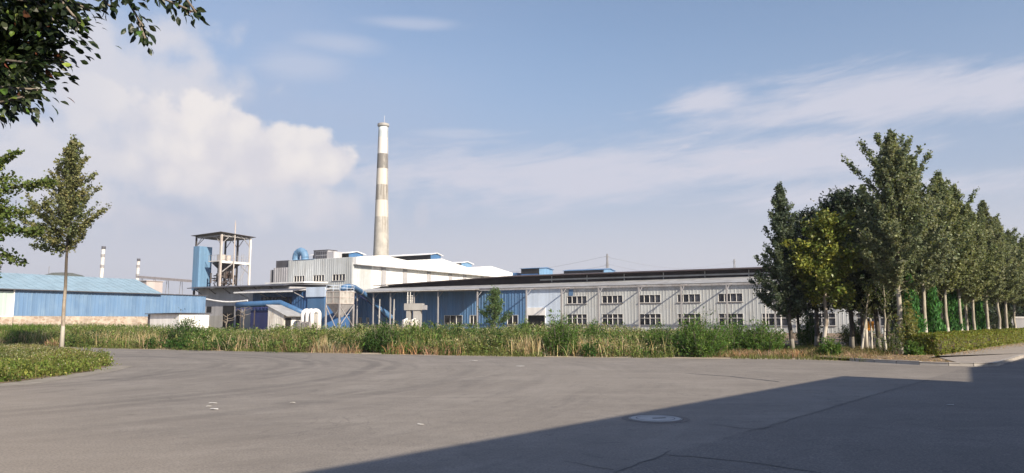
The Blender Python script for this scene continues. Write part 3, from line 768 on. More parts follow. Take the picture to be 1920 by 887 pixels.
# ---- blue porch building
bp_ = thing('blue_workshop', 'dark blue sheet workshop with white edged lean-to roof', 'workshop', (-45,130,0), SITE)
mb = MB(); wall_a(mb, 0, 16.9, 0, 6.3, [(2.2,9.5,3.9,5.5)], 0, .6, .04); mb.quad((16.9,0,0),(16.9,6,0),(16.9,6,6.3),(16.9,0,6.3)); mb.quad((0,6,0),(0,0,0),(0,0,6.3),(0,6,6.3))
mb.build('wall', M['blue_dark'], bp_)
make_window(bp_, 2.2, 9.5, 3.9, 5.5, 8, None, fm='navy')
mb = MB(); mb.slab([(-1.2,-3.0,6.15),(12.6,-3.0,6.15),(12.6,.1,6.75),(-1.2,.1,6.75)], .1); mb.build('roof', M['grey_dark'], bp_)
mb = MB(); mb.box(-1.25,12.65,-3.08,-2.99,6.12,6.36); mb.build('roof_edge', M['white_sheet'], bp_)
mb = MB(); mb.slab([(-.2,.102,6.4),(17.1,.102,6.4),(17.1,6.2,6.6),(-.2,6.2,6.6)], .1); mb.build('rear_roof', M['grey_dark'], bp_)
for a in (-.9, 4, 8, 12.2):
    mb = MB(); mb.bar((a,-.05,5.3),(a,-2.6,6.22),.1); mb.build('roof_bracket', M['steel'], bp_)
mb = MB(); mb.box(13.0,17.2,-.35,-.2,5.35,6.95); mb.build('fascia_panel', M['pale_blue'], bp_)
mb = MB(); mb.box(13.2,17.0,-.18,-.06,0,5.3); mb.build('blue_panel', M['blue_sheet'], bp_)
mb = MB(); mb.box(1.0,5.2,-1.2,-.06,0,3.2); mb.build('lean_to', M['navy'], bp_)

# ---- blue conveyor duct
cv = thing('conveyor_duct', 'thick blue duct running level then sloping down to the white pipes', 'duct')
P = [pt(444,572,119), pt(470,570.5,118.5), pt(526,568,117), pt(548,578,116.3), pt(572,589,115.5)]
mb = MB(); mb.tube(P, .46, 12); mb.build('pipe', M['blue_pipe'], cv, True)
mb = MB()
for a, b in zip(P[:-1], P[1:]):
    mb.bar(a-Vector((0,.1,.62)), b-Vector((0,.1,.62)), .18)
for i in range(13):
    q = P[0].lerp(P[2], i/12); mb.bar(q-Vector((0,.1,.5)), q-Vector((0,.1,.95)), .12)
mb.build('trestle_beam', M['navy'], cv)
for k, px_ in enumerate((452, 478, 520)):
    q = pt(px_, 571, 118.2); mb = MB(); mb.bar((q.x,q.y,0),(q.x,q.y,q.z-.6),.16); mb.build('leg', M['steel_dark'], cv)
# ---- small white shed with sloping roof
sh = thing('lean_shed', 'small white ribbed shed with sloping grey roof below the blue duct', 'shed', (*pt(502,600,114)[:2],0), SITE)
mb = MB()
P0 = [(0,0,0),(3.4,0,0),(3.4,0,2.45),(0,0,3.75)]
mb.prism([(p[0],0,p[2]) for p in P0][::-1], [(p[0],4.2,p[2]) for p in P0][::-1])
for i in range(9): mb.box(.15+i*.37,.22+i*.37,-.03,-.002,0,3.6-.48*i*.37)
mb.build('wall', M['white_old'], sh)
mb = MB(); mb.slab([(-.25,-.25,3.86),(4.3,-.25,2.12),(4.3,4.4,2.12),(-.25,4.4,3.86)], .07); mb.build('roof', M['roof_grey'], sh)
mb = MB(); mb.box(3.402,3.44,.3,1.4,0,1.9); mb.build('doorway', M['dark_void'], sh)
mb = MB(); mb.box(3.402,3.5,1.5,2.4,0,2.1); mb.build('door_jamb', M['white_sheet'], sh)
# ---- white U-bend dust pipes
up_ = thing('exhaust_manifold', 'three fat white inverted-U exhaust pipes beside the dust hopper', 'exhaust pipes', (*pt(563,605,112)[:2],0), SITE)
for i in range(3):
    a = .5+i*.92; mb = MB()
    P = [(a,0,0),(a,0,2.45)] + [(a,.75-.75*math.cos(t),2.45+.55*math.sin(t)) for t in [k*math.pi/8 for k in range(1,9)]] + [(a,1.5,0)]
    mb.tube(P, .31, 12); mb.build('pipe', M['white_sheet'], up_, True)
mb = MB(); mb.box(-.3,3.1,.42,1.1,0,2.55); mb.build('casing', M['white_old'], up_)
for i in range(3):
    mb = MB(); mb.box(.15+i*.92,.8+i*.92,-.75,-.42,0,1.35); mb.build('meter_box', M['steel'], up_)
# ---- dust hopper on legs
dh = thing('dust_hopper', 'rusty cream dust collector bin with cone on braced steel legs', 'dust collector', (-25.3,110,0), SITE)
HX, HY = -2.66, 3.0
mb = MB(); mb.box(HX,0,0,HY,3.95,5.85)
mb.build('bin', M['cream_rust'], dh)
mb = MB()
for z in (3.97,4.9,5.72): mb.box(HX-.05,.05,-.05,HY+.05,z,z+.12)
for a in (HX, HX/2, 0): mb.box(a-.06,a+.06,-.045,-.003,4.1,5.7)
for b in (0, HY/2, HY): mb.box(.003,.045,b-.06,b+.06,4.1,5.7)
mb.build('stiffener', M['steel_rust'], dh)
mb = MB(); mb.prism([(HX/2-.3,HY/2-.3,2.0),(HX/2+.3,HY/2-.3,2.0),(HX/2+.3,HY/2+.3,2.0),(HX/2-.3,HY/2+.3,2.0)], [(HX+.05,.05,3.94),(-.05,.05,3.94),(-.05,HY-.05,3.94),(HX+.05,HY-.05,3.94)]); mb.build('cone', M['steel'], dh)
for (a, b) in ((HX,0),(0,0),(HX,HY),(0,HY)):
    mb = MB(); mb.box(a-.1,a+.1,b-.1,b+.1,0,3.94); mb.build('leg', M['steel'], dh)
mb = MB(); mb.bar((HX,-.02,3.7),(-.6,-.02,.4),.1); mb.bar((0,.02,3.3),(HX+1.1,.02,1.6),.1); mb.bar((.02,0,3.7),(.02,HY,.6),.1); mb.bar((-.02,HY,3.7),(-.02,0,.6),.1); mb.build('brace', M['steel'], dh)
mb = MB()
for (a, b) in ((HX,0),(HX/2,0),(0,0),(0,HY/2),(0,HY),(HX,HY)): mb.bar((a,b,5.86),(a,b,6.75),.05)
for z in (6.3,6.75): mb.bar((HX,0,z),(0,0,z),.05); mb.bar((0,0,z),(0,HY,z),.05); mb.bar((HX,0,z),(HX,HY,z),.05)
mb.build('railing', M['pale_blue'], dh)
# blue bent pipe from hopper down behind the canopy posts
pp = thing('suction_duct', 'fat blue duct arching off the dust hopper and dropping beneath the canopy', 'duct')
P = [pt(641,543,112.2), pt(646,538.5,112.8), pt(655,537.5,114.5), pt(664,539.5,117), pt(676,547,121.5), pt(690,557,125.6), pt(735,597,123.3)]
mb = MB(); mb.tube(P, [.42,.44,.46,.46,.46,.44,.44], 12); mb.build('pipe', M['blue_pipe'], pp, True)
mb = MB()
for q, q2 in ((P[2],P[3]),(P[4],P[5])):
    d = (q2-q).normalized(); mb.tube([q-d*.06, q+d*.06], .52, 12)
mb.build('flange', M['steel'], pp)
mb = MB(); mb.bar(P[5]-Vector((0,.1,.7)), P[6]-Vector((0,.1,.7)), .14); mb.bar(P[4]-Vector((0,.1,.7)), P[5]-Vector((0,.1,.7)), .14); mb.build('rail', M['navy'], pp)

# ---- transformer on legs and two bare posts
tq = pt(757,608,107); tf = thing('transformer', 'grey transformer cabinet raised on two stub piers before the shaded blue wall', 'transformer', (tq.x,107,0), R(-12))
mb = MB(); mb.box(0,2.65,0,1.2,3.0,3.95); mb.build('cabinet', M['concrete'], tf)
mb = MB(); mb.box(2.66,3.15,.2,1.0,3.05,3.7); mb.build('junction_box', M['steel'], tf)
for a in (.3, 1.35):
    mb = MB(); mb.box(a,a+1.0 if a > 1 else a+.6,.15,1.05,0,3.0); mb.build('pier', M['concrete'], tf)
for a in (.1, 1.3):
    mb = MB(); mb.box(a,a+.9,-.9,-.1,0,1.6); mb.tube([(a+.3,-.95,.2),(a+.3,-.95,1.6),(a+.6,-.5,1.75)], .14, 8); mb.build('cable_box', M['white_old'], tf)
for a in (.35, .75, 1.0):
    mb = MB(); mb.tube([(a,.5,3.95),(a,.5,5.6 if a < .9 else 4.7)], .06, 6)
    for k in range(5): mb.tube([(a,.5,4.1+k*.22),(a,.5,4.2+k*.22)], .13, 8)
    mb.build('insulator', M['white_old'], tf)
for (px_, lab) in ((711,'left bare white post in front of the shaded blue wall'),(738,'right bare white post in front of the shaded blue wall')):
    q = pt(px_,600,106); mb = MB(); h = zat(px_,561,106)
    mb.tube([(0,0,0),(0,0,h*.6),(.03,0,h)], [.13,.11,.07], 8); mb.tube([(0,0,h*.62),(.25,-.1,h*.70)], .04, 5); mb.tube([(0,0,h*.45),(-.3,0,h*.5)], .04, 5)
    o = mb.build('concrete_post', M['concrete']); o.location = (q.x,106,0); tag(o, lab, 'post', 'bare posts by the transformer')
# dead sticks and a white sagging pipe near the grey workshop
mb = MB(); q0 = pt(387,561,128); q1 = pt(464,563.5,124)
P = [q0.lerp(q1, i/10) - Vector((0,0,.35*math.sin(math.pi*i/10))) for i in range(11)]
mb.tube(P, .14, 8); o = mb.build('white_pipe', M['white_sheet']); tag(o, 'thin white sagging pipe spanning across the front of the grey workshop', 'pipe')
for (px_, ty, lab) in ((425,588,'crooked grey dead stem before the dark doorway'),(456,575,'bare branching dead sapling below the end of the blue duct')):
    q = pt(px_,610,100); h = zat(px_,ty,100); mb = MB(); rr = random.Random(px_)
    P = [(rr.uniform(-.2,.2)*i/5, 0, h*i/5) for i in range(6)]
    mb.tube(P, [.09,.08,.07,.055,.04,.02], 6)
    for k in range(7): 
        z = h*(.45+.07*k); a = rr.uniform(0,6.28); mb.tube([(0,0,z),(.7*math.cos(a),.3*math.sin(a),z+rr.uniform(.0,.6)),(1.2*math.cos(a),.5*math.sin(a),z+rr.uniform(0,.7))], [.04,.03,.012], 5)
    o = mb.build('dead_sapling', M['bark']); o.location = (q.x,100,0); tag(o, lab, 'dead tree')

# ---- blue warehouse on the left (walls face the sun, receding)
wh = thing('warehouse', 'long bright blue sheet warehouse on a rubble stone base with teal roof', 'warehouse', (-63.1,95,0), SITE)
mb = MB(); mb.corr((0,0,2.12),(0,28.4,0),(0,0,3.3),.55,.05); mb.quad((0,28.4,0),(-18,28.4,0),(-18,28.4,5.42),(0,28.4,5.42))
mb.build('wall', M['blue_ware'], wh)
mb = MB(); mb.box(-.35,.10,-.0,28.35,0,2.1); mb.build('stone_base', M['stone'], wh)
mb = MB(); mb.corr((-.12,-24,2.05),(0,23.9,0),(0,0,3.15),1.1,.04); w = mb.build('panel_wall', M['pale_green'], wh)
mb = MB(); mb.box(-.5,.0,-24,-.05,0,2.0); w = mb.build('brick_base', M['stone'], wh)
mb = MB(); mb.box(-.1,.04,-.14,-.01,2.0,5.4); mb.box(-.1,.0,-24,-.15,1.98,2.06); mb.build('corner_trim', M['white_sheet'], wh)
mb = MB(); mb.slab([(-9,-26,7.95),(.45,-26,5.45),(.45,20.3,5.45),(-9,22.3,7.95)], .07); mb.slab([(-9.01,22.3,7.95),(-18.4,20.3,5.45),(-18.4,-26,5.45),(-9.01,-26,7.95)], .07)
rf = mb.build('roof', M['teal_roof'], wh)
mb = MB()
for i in range(48): mb.bar((-9+.02,-25.6+i*1.0,8.03),(.43,-25.6+i*.98,5.54),.03,.04)
mb.build('roof_rib', M['teal_roof'], rf)
mb = MB(); mb.box(-.1,.22,20.35,28.5,5.43,5.53); mb.box(.46,.56,-26,20.3,5.40,5.52); mb.build('eave', M['grey_dark'], wh)
# gable behind and pale gallery
fb = thing('distant_building', 'pale block end rising just beyond the teal warehouse roof', 'building', (*pt(274,545,175)[:2],0), SITE)
mb = MB(); z1 = zat(270,527,175); mb.box(-3.5,0,0,4.2,0,z1); mb.build('wall', M['far_pink'], fb)
mb = MB(); mb.slab([(-3.7,-.2,z1+.01),(.2,-.2,z1+.01),(.2,4.4,z1+.01),(-3.7,4.4,z1+.01)], .15); mb.build('roof', M['far_pink'], fb)
gl = thing('conveyor_gallery', 'pale pinkish inclined conveyor gallery on the skyline left of the steel tower', 'conveyor')
A_ = pt(258,519,330); B_ = pt(372,528,300); mb = MB(); mb.bar(A_, B_, 1.6, 1.0); mb.build('enclosure', M['far_pink'], gl)
for f in (.08,.3,.52,.74,.95):
    q = A_.lerp(B_, f); mb = MB(); mb.bar((q.x-1.5,q.y,0),(q.x-.3,q.y,q.z-.5),.16); mb.bar((q.x+1.5,q.y,0),(q.x+.3,q.y,q.z-.5),.16); mb.build('trestle', M['far_grey'], gl)
# thin chimneys
for (px0, px1, ty, wid, Y, lab) in ((188,190,462,6.6,420,'taller of the two thin distant white chimneys, left one'),(255.5,256.5,485,5.4,450,'shorter thin distant white chimney beside the pale gallery')):
    c0 = pt(px0,530,Y); h = zat(px1,ty,Y); r0 = wid*Y/F/2
    t = thing('thin_chimney', lab, 'chimney', (c0.x,Y,0), 0, 'thin chimneys on the skyline')
    mb = MB(); mb.tube([(0,0,0),(.4,0,h*.5),(.7,0,h-1.5)], [r0*1.15,r0,r0*.9], 16); mb.build('shaft', M['white_old'], t, True)
    mb = MB(); mb.tube([(.7,0,h-1.5),(.72,0,h)], r0*1.12, 16); mb.build('cap', M['grey_dark'], t)
    for k in range(2):
        z = h*(.72+.14*k); mb = MB(); mb.tube([(.5,0,z),(.5,0,z+1.6)], r0*1.12, 16); mb.build('platform_ring', M['steel'], t)
# low white shed by the warehouse
ls = thing('low_shed', 'low white flat roofed shed standing before the blue warehouse end', 'shed', (-46.1,104,0), SITE)
mb = MB(); mb.box(-6.4,0,0,4.9,0,2.4); mb.build('wall', M['white_sheet'], ls)
mb = MB(); mb.slab([(-7.1,-.4,2.42),(.3,-.4,2.50),(.3,5.2,2.50),(-7.1,5.2,2.42)], .10); mb.build('roof', M['grey_dark'], ls)
mb = MB(); mb.box(-6.95,-6.42,0,.4,0,2.4); mb.build('end_pier', M['grey_dark'], ls)
# shelter by the right end of the windowed wall
sp = thing('shelter', 'small open shelter with curved dark roof and white posts against the windowed wall', 'shelter', (*pt(1436,600,88)[:2],0), SITE)
mb = MB()
for i in range(6):
    t0, t1 = i/6, (i+1)/6; zc = lambda t: 3.55+.35*math.sin(t*math.pi*.8)
    mb.slab([(4.2*t0-.3,-.3,zc(t0)),(4.2*t1-.3,-.3,zc(t1)),(4.2*t1-.3,2.2,zc(t1)),(4.2*t0-.3,2.2,zc(t0))], .08)
mb.build('roof', M['grey_dark'], sp)
for a in (0, 1.7, 3.4):
    mb = MB(); mb.box(a-.06,a+.06,-.06,.06,0,3.55); mb.build('post', M['steel_white'], sp)
mb = MB(); mb.bar((0,0,2.7),(3.4,0,3.0),.06); mb.bar((0,0,3.0),(1.7,0,2.5),.04); mb.build('rail', M['steel_white'], sp)

# ---- pylons and lines
def pylon(px_, ty, Y, wpx, lab):
    c0 = pt(px_,590,Y); h = zat(px_,ty,Y); w = wpx*Y/F
    t = thing('pylon', lab, 'pylon', (c0.x,Y,0), R(20), 'power pylons on the skyline')
    mb = MB(); K = 9; lv = [h*i/K for i in range(K+1)]; wd = lambda z: max(w*.22, w*1.5*(1-z/h)**1.2 + w*.2)/2
    bw = .0022*Y*.12+.12
    for sx in (-1,1):
        for sy in (-1,1):
            for i in range(K): mb.bar((sx*wd(lv[i]),sy*wd(lv[i]),lv[i]),(sx*wd(lv[i+1]),sy*wd(lv[i+1]),lv[i+1]),bw)
    for i in range(K):
        a, b = wd(lv[i]), wd(lv[i+1])
        for s in (-1,1):
            mb.bar((-a,s*a,lv[i]),(b,s*b,lv[i+1]),bw*.7); mb.bar((a,s*a,lv[i]),(-b,s*b,lv[i+1]),bw*.7); mb.bar((s*a,-a,lv[i]),(s*b,b,lv[i+1]),bw*.7)
    mb.build('lattice', M['far_grey'], t)
    mb = MB()
    for f in (.72,.84,.96): mb.bar((-w*.62,0,h*f),(w*.62,0,h*f),bw*1.3)
    mb.build('cross_arm', M['far_grey'], t)
    return c0.x, Y, h
p1 = pylon(1140,476,620,7.5,'larger lattice pylon rising behind the blue roof vents')
p2 = pylon(1380,486,900,7,'smaller faint pylon above the right end of the long factory roof')
wl = thing('power_line', 'faint sagging power lines strung between the two skyline pylons', 'power line')
for (z_, dx) in ((.96,-2),(.84,2)):
    mb = MB(); A_ = Vector((p1[0]+dx,p1[1],p1[2]*z_)); B_ = Vector((p2[0]+dx,p2[1],p2[2]*z_))
    mb.tube([A_.lerp(B_, i/16)-Vector((0,0,9*math.sin(math.pi*i/16))) for i in range(17)], .09, 4); mb.build('wire', M['far_grey'], wl)
    mb = MB(); B_ = Vector((p1[0]-150, 700, 46*z_+4))
    mb.tube([A_.lerp(B_, i/16)-Vector((0,0,7*math.sin(math.pi*i/16))) for i in range(17)], .09, 4); mb.build('wire', M['far_grey'], wl)
# mast on the hill
mb = MB(); q = pt(92,505,1000); mb.tube([(0,0,0),(0,0,zat(92,500,1000)-50)], .5, 5); o = mb.build('mast', M['far_grey']); o.location = (q.x,1000,50); tag(o, 'thin grey mast standing on the left shoulder of the far hill', 'mast')

# ---- the sheds beside the camera whose roof edges throw the shade on the yard
def side_shed(name, label, base, H, m, n_win):
    t = thing(name, label, 'factory building')
    mb = MB(); P = [(x, y) for x, y in base]
    mb.prism([(x,y,0) for x, y in P], [(x,y,H-.22) for x, y in P]); mb.build('wall', M[m], t)
    mb = MB(); mb.prism([(x,y,H-.2) for x, y in P], [(x,y,H) for x, y in P]); mb.build('roof', M['roof_grey'], t)
    a = Vector((*P[0],0)); b = Vector((*P[1],0)); d = (b-a).normalized(); n = Vector((d.y,-d.x,0))
    if (Vector((*P[2],0))-a).dot(n) > 0: n = -n
    for i in range(n_win):
        c = a.lerp(b, (i+.5)/n_win) + n*.03
        mb = MB(); q = [c-d*1.3-n*.02, c+d*1.3-n*.02, c+d*1.3+n*.02, c-d*1.3+n*.02]
        mb.prism([(p.x,p.y,1.2) for p in q], [(p.x,p.y,3.0) for p in q]); mb.build('window', M['glass'], t)
SUN_EL = 31.0; SUN_H = Vector((.643,-.766,0)).normalized()
HS = 7.0; off = SUN_H*(HS/math.tan(R(SUN_EL)))
sp_ = lambda x, y: (x+off.x, y+off.y)
dA = (Vector((9.51,21.78,0))-Vector((-2.24,8.08,0))).normalized(); nA = Vector((dA.y,-dA.x,0))
a1 = Vector((*sp_(9.51,21.78),0)); a0 = a1 - dA*46
side_shed('street_side_workshop', 'long grey workshop beside the viewer whose roof shadow crosses the yard', [a0[:2], a1[:2], (a1+nA*16)[:2], (a0+nA*16)[:2]], HS, 'grey_sheet_pale', 8)
b0 = Vector((*sp_(11.2,18.55),0)); b1 = Vector((*sp_(15.4,25.5),0)); b2 = Vector((*sp_(20.3,30.3),0)); b3 = Vector((*sp_(44,57.5),0))
b0 = b0 + (b0-b1).normalized()*-.35
side_shed('roadside_workshop', 'second workshop along the right road shading the far kerb', [b1[:2], b2[:2], b3[:2], (b3+nA*14)[:2], (b0+nA*14)[:2], b0[:2]], HS, 'grey_sheet_pale', 3)

# ---- small things on the yard
mh = gp(1229,785.5)
t = thing('manhole_cover', 'round pale manhole cover set in the shaded asphalt', 'manhole cover', (mh.x,mh.y,0), R(15))
mb = MB(); mb.tube([(0,0,.001),(0,0,.012)], .43, 40); mb.build('lid', M['concrete'], t)
mb = MB()
for k in range(40):
    a, b = 2*math.pi*k/40, 2*math.pi*(k+1)/40
    mb.quad((.44*math.cos(a),.44*math.sin(a),.006),(.55*math.cos(a),.55*math.sin(a),.004),(.55*math.cos(b),.55*math.sin(b),.004),(.44*math.cos(b),.44*math.sin(b),.006))
mb.build('rim', M['steel_dark'], t)
for r0, r1 in ((.30,.315),(.405,.42)):
    mb = MB()
    for k in range(40):
        a, b = 2*math.pi*k/40, 2*math.pi*(k+1)/40
        mb.quad((r0*math.cos(a),r0*math.sin(a),.0135),(r1*math.cos(a),r1*math.sin(a),.0135),(r1*math.cos(b),r1*math.sin(b),.0135),(r0*math.cos(b),r0*math.sin(b),.0135))
    mb.build('groove', M['rubber'], t)
mb = MB(); mb.box(-.05,.18,-.03,.03,.0125,.016); mb.build('slot', M['rubber'], t)
for i, (px_, py_, lab) in enumerate(((399,757,'white paper scrap, farthest of three on the left asphalt'),(391,763,'white paper scrap, leftmost of three on the left asphalt'),(402,768,'white paper scrap, nearest of three on the left asphalt'),(548,756,'lone white scrap on sunlit asphalt right of the three scraps'),(788,797,'tiny white scrap on the asphalt near the shadow edge'),(888,677,'small white scrap near the far verge below the weeds'),(1782,760,'white scrap lying in the shade near the right road'),(975,687,'pale flattened scrap on the far middle of the yard'))):
    q = gp(px_, py_); rr = random.Random(i); s = .035+.03*rr.random()+(.08 if py_ < 700 else 0); mb = MB()
    P = [(s*1.4*math.cos(k*1.257+rr.uniform(-.3,.3)), s*.7*math.sin(k*1.257), .006+rr.uniform(0,.012)) for k in range(5)]
    mb.prism(P, [(x,y,z+.006) for x, y, z in P]); o = mb.build('paper_scrap', M['paper']); o.location = (q.x,q.y,0); o.rotation_euler.z = rr.uniform(-.5,.5)
    tag(o, lab, 'litter', 'scraps of litter on the yard')
ob = thing('warning_board', 'small orange board on a thin post among the shaded trunks', 'sign', (*pt(1629,612,44)[:2],0), R(-10))
mb = MB(); mb.box(-.28,.28,-.02,.02,.98,1.52); mb.build('board', M['orange'], ob)
mb = MB(); mb.tube([(0,.05,0),(0,.05,1.4)], .035, 7); mb.build('post', M['steel'], ob)
bw = thing('boundary_wall', 'grey boundary wall with pale coping glimpsed past the last trunk on the right', 'wall', (*pt(1893,600,78)[:2],0), R(10))
mb = MB(); mb.box(0,30,0,.3,0,1.75); mb.build('panel', M['far_grey'], bw)
mb = MB(); mb.box(-.1,30.1,-.08,.38,1.752,1.95); mb.build('coping', M['concrete'], bw)
mb = MB(); mb.box(0,30,-1.2,-1.1,.55,.72); mb.box(2,2.15,-1.2,-1.1,0,.55); mb.box(6,6.15,-1.2,-1.1,0,.55); mb.build('guard_rail', M['steel'], bw)

# ================================================================== TREES
V2 = lambda p: (p[0], p[1], 0)
prof_gk = lambda f: (.78+.34*min(f/.18,1))*(1-.86*f) + .07
GK1, GK2 = (.140,.168,.092), (.235,.250,.145)
def feather_tree(seed, H, z0, Rm, nbr, c1, c2, tr=.11, lean=(0,0), L=.125, dens=150, long_=()):
    """pyramidal tree: straight leader, ascending limbs each closely clothed with leafy spurs"""
    rg = np.random.default_rng(seed); mb = MB(); tp = []
    for i in range(11):
        f = i/10; tp.append(Vector((lean[0]*f + (rg.normal()*.022 if i else 0), lean[1]*f + (rg.normal()*.022 if i else 0), f*H)))
    mb.tube(tp, [max(.012, tr*(1.2 if i == 0 else 1)*(1-i/10)**.85+.006) for i in range(11)], 9)
    def at(z):
        f = min(max(z/H, 0), .999)*10; i = int(f); return np.array(tp[i].lerp(tp[i+1], f-i))
    Q = []; T = []
    def limb(b, d, ln, curve, r0, c, wd):
        t = np.linspace(0, 1, 6); P = b + d*ln*t[:, None] + np.array([0,0,1.])*curve*ln*(t**2)[:, None]
        mb.tube([tuple(p) for p in P], [max(.004, r0*(1-.9*q)) for q in t], 5, False)
        n = int(dens*(ln+.12)); u = rg.uniform(.06, 1.0, n)**.85
        k = u*4.999; ii = k.astype(int); C = P[ii]+(P[ii+1]-P[ii])*(k-ii)[:, None]
        # short side spurs, longest near the middle of the limb
        ns = max(4, int(ln*9)); sp = rg.integers(0, ns, n); su = rg.uniform(.08, .95, ns); sd = unit(rg.normal(size=(ns,3))*.8 + d*.7 + np.array([0,0,.1])); sl = wd*ln*rg.uniform(.5,1.3,ns)*(1.05-su)+.10
        spur = rg.uniform(0,1,n) < .62; kk = su[sp]*4.999; jj = kk.astype(int); S = P[jj]+(P[jj+1]-P[jj])*(kk-jj)[:, None] + sd[sp]*(sl[sp]*rg.uniform(.1,1,n))[:, None]
        C = np.where(spur[:, None], S, C) + rg.normal(size=(n,3))*np.where(spur, .05, .075)[:, None]
        Q.append(rand_leaves(C, rg, L, .78, .35, .22, np.repeat(d[None], n, 0))); T.append(tints(rg, n, c, .26, .06))
    for k in range(nbr):
        f = ((k+.5)/nbr)**.9; z = z0 + (H*.97-z0)*f; az = k*2.39996 + rg.normal()*.4
        ln = Rm*((.74+.26*min(f/.12, 1))*(1-f)**1.0+.09)*rg.uniform(.62, 1.28); el = R(rg.uniform(8, 34) + 34*f)
        d = np.array([math.cos(az)*math.cos(el), math.sin(az)*math.cos(el), math.sin(el)]); m_ = np.clip(rg.normal(.45,.28),0,1)
        limb(at(z), d, ln, .30, tr*.22*(1-f*.6), np.asarray(c1)*(1-m_)+np.asarray(c2)*m_, .30)
    for (az, el, z, ln) in long_:
        d = np.array([math.cos(R(az))*math.cos(R(el)), math.sin(R(az))*math.cos(R(el)), math.sin(R(el))])
        limb(at(z), d, ln, .12, tr*.22, np.asarray(c1)*1.05, .17)
    limb(at(H*.86), np.array([0,0,1.]), H*.15, 0, .01, np.asarray(c1), .16)
    return mb, np.concatenate(Q), np.concatenate(T)
row_a = feather_tree(11, 10.2, 2.8, 2.35, 124, GK1, GK2, .12, (.15,.1), .105, 215, ((172,44,6.7,3.0),(160,58,7.5,2.5),(8,48,6.8,2.9),(20,60,7.6,2.5),(95,60,7.2,2.2),(200,52,7.2,2.2),(270,55,7.3,2.3),(330,56,7.3,2.2),(185,68,8.2,1.8),(10,68,8.3,1.7)))
row_b = feather_tree(12, 9.8, 2.95, 2.2, 112, GK1, GK2, .105, (-.2,.1), .105, 215, ((6,46,6.0,3.2),(200,58,7.2,1.8),(80,62,7.4,1.9),(320,55,7.0,2.1)))
row_c = feather_tree(13, 9.5, 3.0, 2.15, 110, (.145,.172,.08), (.24,.255,.12), .095, (.25,.2), .11, 205, ((30,52,6.4,2.7),(150,55,6.8,2.2),(260,60,7.2,1.9)))
row_d = feather_tree(14, 9.3, 2.9, 2.25, 116, (.135,.165,.085), (.215,.235,.12), .10, (.05,-.15), .105, 215, ((50,50,6.0,2.6),(340,58,6.9,2.2)))
HD = Vector((.667,.745,0)).normalized(); HN = Vector((-HD.y, HD.x, 0)); T0 = Vector((17.28,33.53,0))
ordn = ['first','second','third','fourth','fifth','sixth','seventh','eighth','ninth','tenth','eleventh','twelfth','thirteenth','fourteenth']
GRP = 'tall trees planted in a row behind the clipped hedge'
srcs = []
ts = [0,4.6,8.7,12.2,15.6,20,23.9,27.3,30.9,35.2,39.4,43.8,48.5]
for i, t_ in enumerate(ts):
    p = T0 + HD*t_
    lab = ('tallest spiky tree at the kerb end of the hedge row, lime-washed trunk' if i == 0 else f'{ordn[i]} tree from the kerb corner in the row behind the clipped hedge')
    if i < 4:
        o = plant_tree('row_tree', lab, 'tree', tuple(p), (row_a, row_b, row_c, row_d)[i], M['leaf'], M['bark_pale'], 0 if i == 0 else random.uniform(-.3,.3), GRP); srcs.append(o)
    else:
        o = copy_tree(srcs[(1,3,2,0,2,1,3)[i % 7]]); o['label'] = lab; o.location = tuple(p)
        o.rotation_euler.z = random.uniform(0, 6.28) if i > 3 else 1.3
        s = random.uniform(.92,1.04)*(1-.012*i); o.scale = (s*1.05, s*1.05, s)
for i, (t_, dd) in enumerate(((6.5,3.4),(12.5,4.0),(18.5,3.2),(25.5,3.8),(33,3.6))):
    p = T0 + HD*t_ + HN*dd; o = copy_tree(srcs[(i+1) % 4]); o.location = tuple(p); o.rotation_euler.z = random.uniform(0,6.28); s = random.uniform(.84,.95); o.scale = (s,s,s)
    o['label'] = f'{ordn[i]} tree from the kerb corner in the second rank behind the hedge row'; o['group'] = 'second rank of trees behind the hedge row'
# darker broad-leaved trees left of the row
prof_rd = lambda f: math.sin(math.pi*(.18+.78*f))**.7
prof_cone = lambda f: (1-f)**1.05*1.0+.12
DK1, DK2 = (.022,.036,.020), (.045,.062,.030)
p = gp(1487,663)
d = feather_tree(21, 8.2, 1.6, 1.75, 96, (.065,.092,.06), (.13,.16,.10), .11, (-.5,0), .10, 205)
plant_tree('conical_tree', 'tall dark conical tree standing apart at the left end of the right hand group', 'tree', V2(p), d, M['leaf'], M['bark_dark'], .4)
d = make_tree(22, 6.4, 2.2, 1.75, prof_rd, 62, (0,45), .17, 105, (.10,.13,.025), (.22,.235,.045), None, None, .10, (.35,.1), .26, .55, .55, .2, .32)
p = Vector((*pt(1546,655,35.0)[:2],0)); plant_tree('magnolia_tree', 'shorter bright yellow-green magnolia before the dark trees, leaning pale trunk', 'tree', V2(p), d, M['leaf_gloss'], M['bark_left'])
mg = make_tree(23, 7.7, 1.7, 1.9, prof_rd, 76, (0,50), .17, 110, DK1, DK2, None, None, .12, (.1,.2), .32, .5, .55, .2, .3)
p = Vector((*pt(1532,655,42)[:2],0)); m1 = plant_tree('magnolia_tree', 'dark round topped magnolia close behind the bright yellow-green one', 'tree', V2(p), mg, M['leaf_gloss'], M['bark_dark'], 0, 'dark magnolias in the right hand group')
for (px_, Y, s, rz, lab) in ((1597,38.5,1.06,1.2,'large dark magnolia between the bright one and the tallest spiky tree'),(1648,37.5,1.0,2.6,'dark magnolia tucked against the left of the tallest spiky tree'),(1622,45,1.05,4.0,'farthest dark magnolia, behind the orange board'),(1668,42,.95,5.1,'dark magnolia behind the trunk of the tallest spiky tree'),(1500,47,.82,3.2,'low dark magnolia behind the tall conical tree')):
    q = pt(px_,655,Y); c = copy_tree(m1); c.location = (q.x,Y,0); c.rotation_euler.z = rz; c.scale = (s,s,s); c['label'] = lab
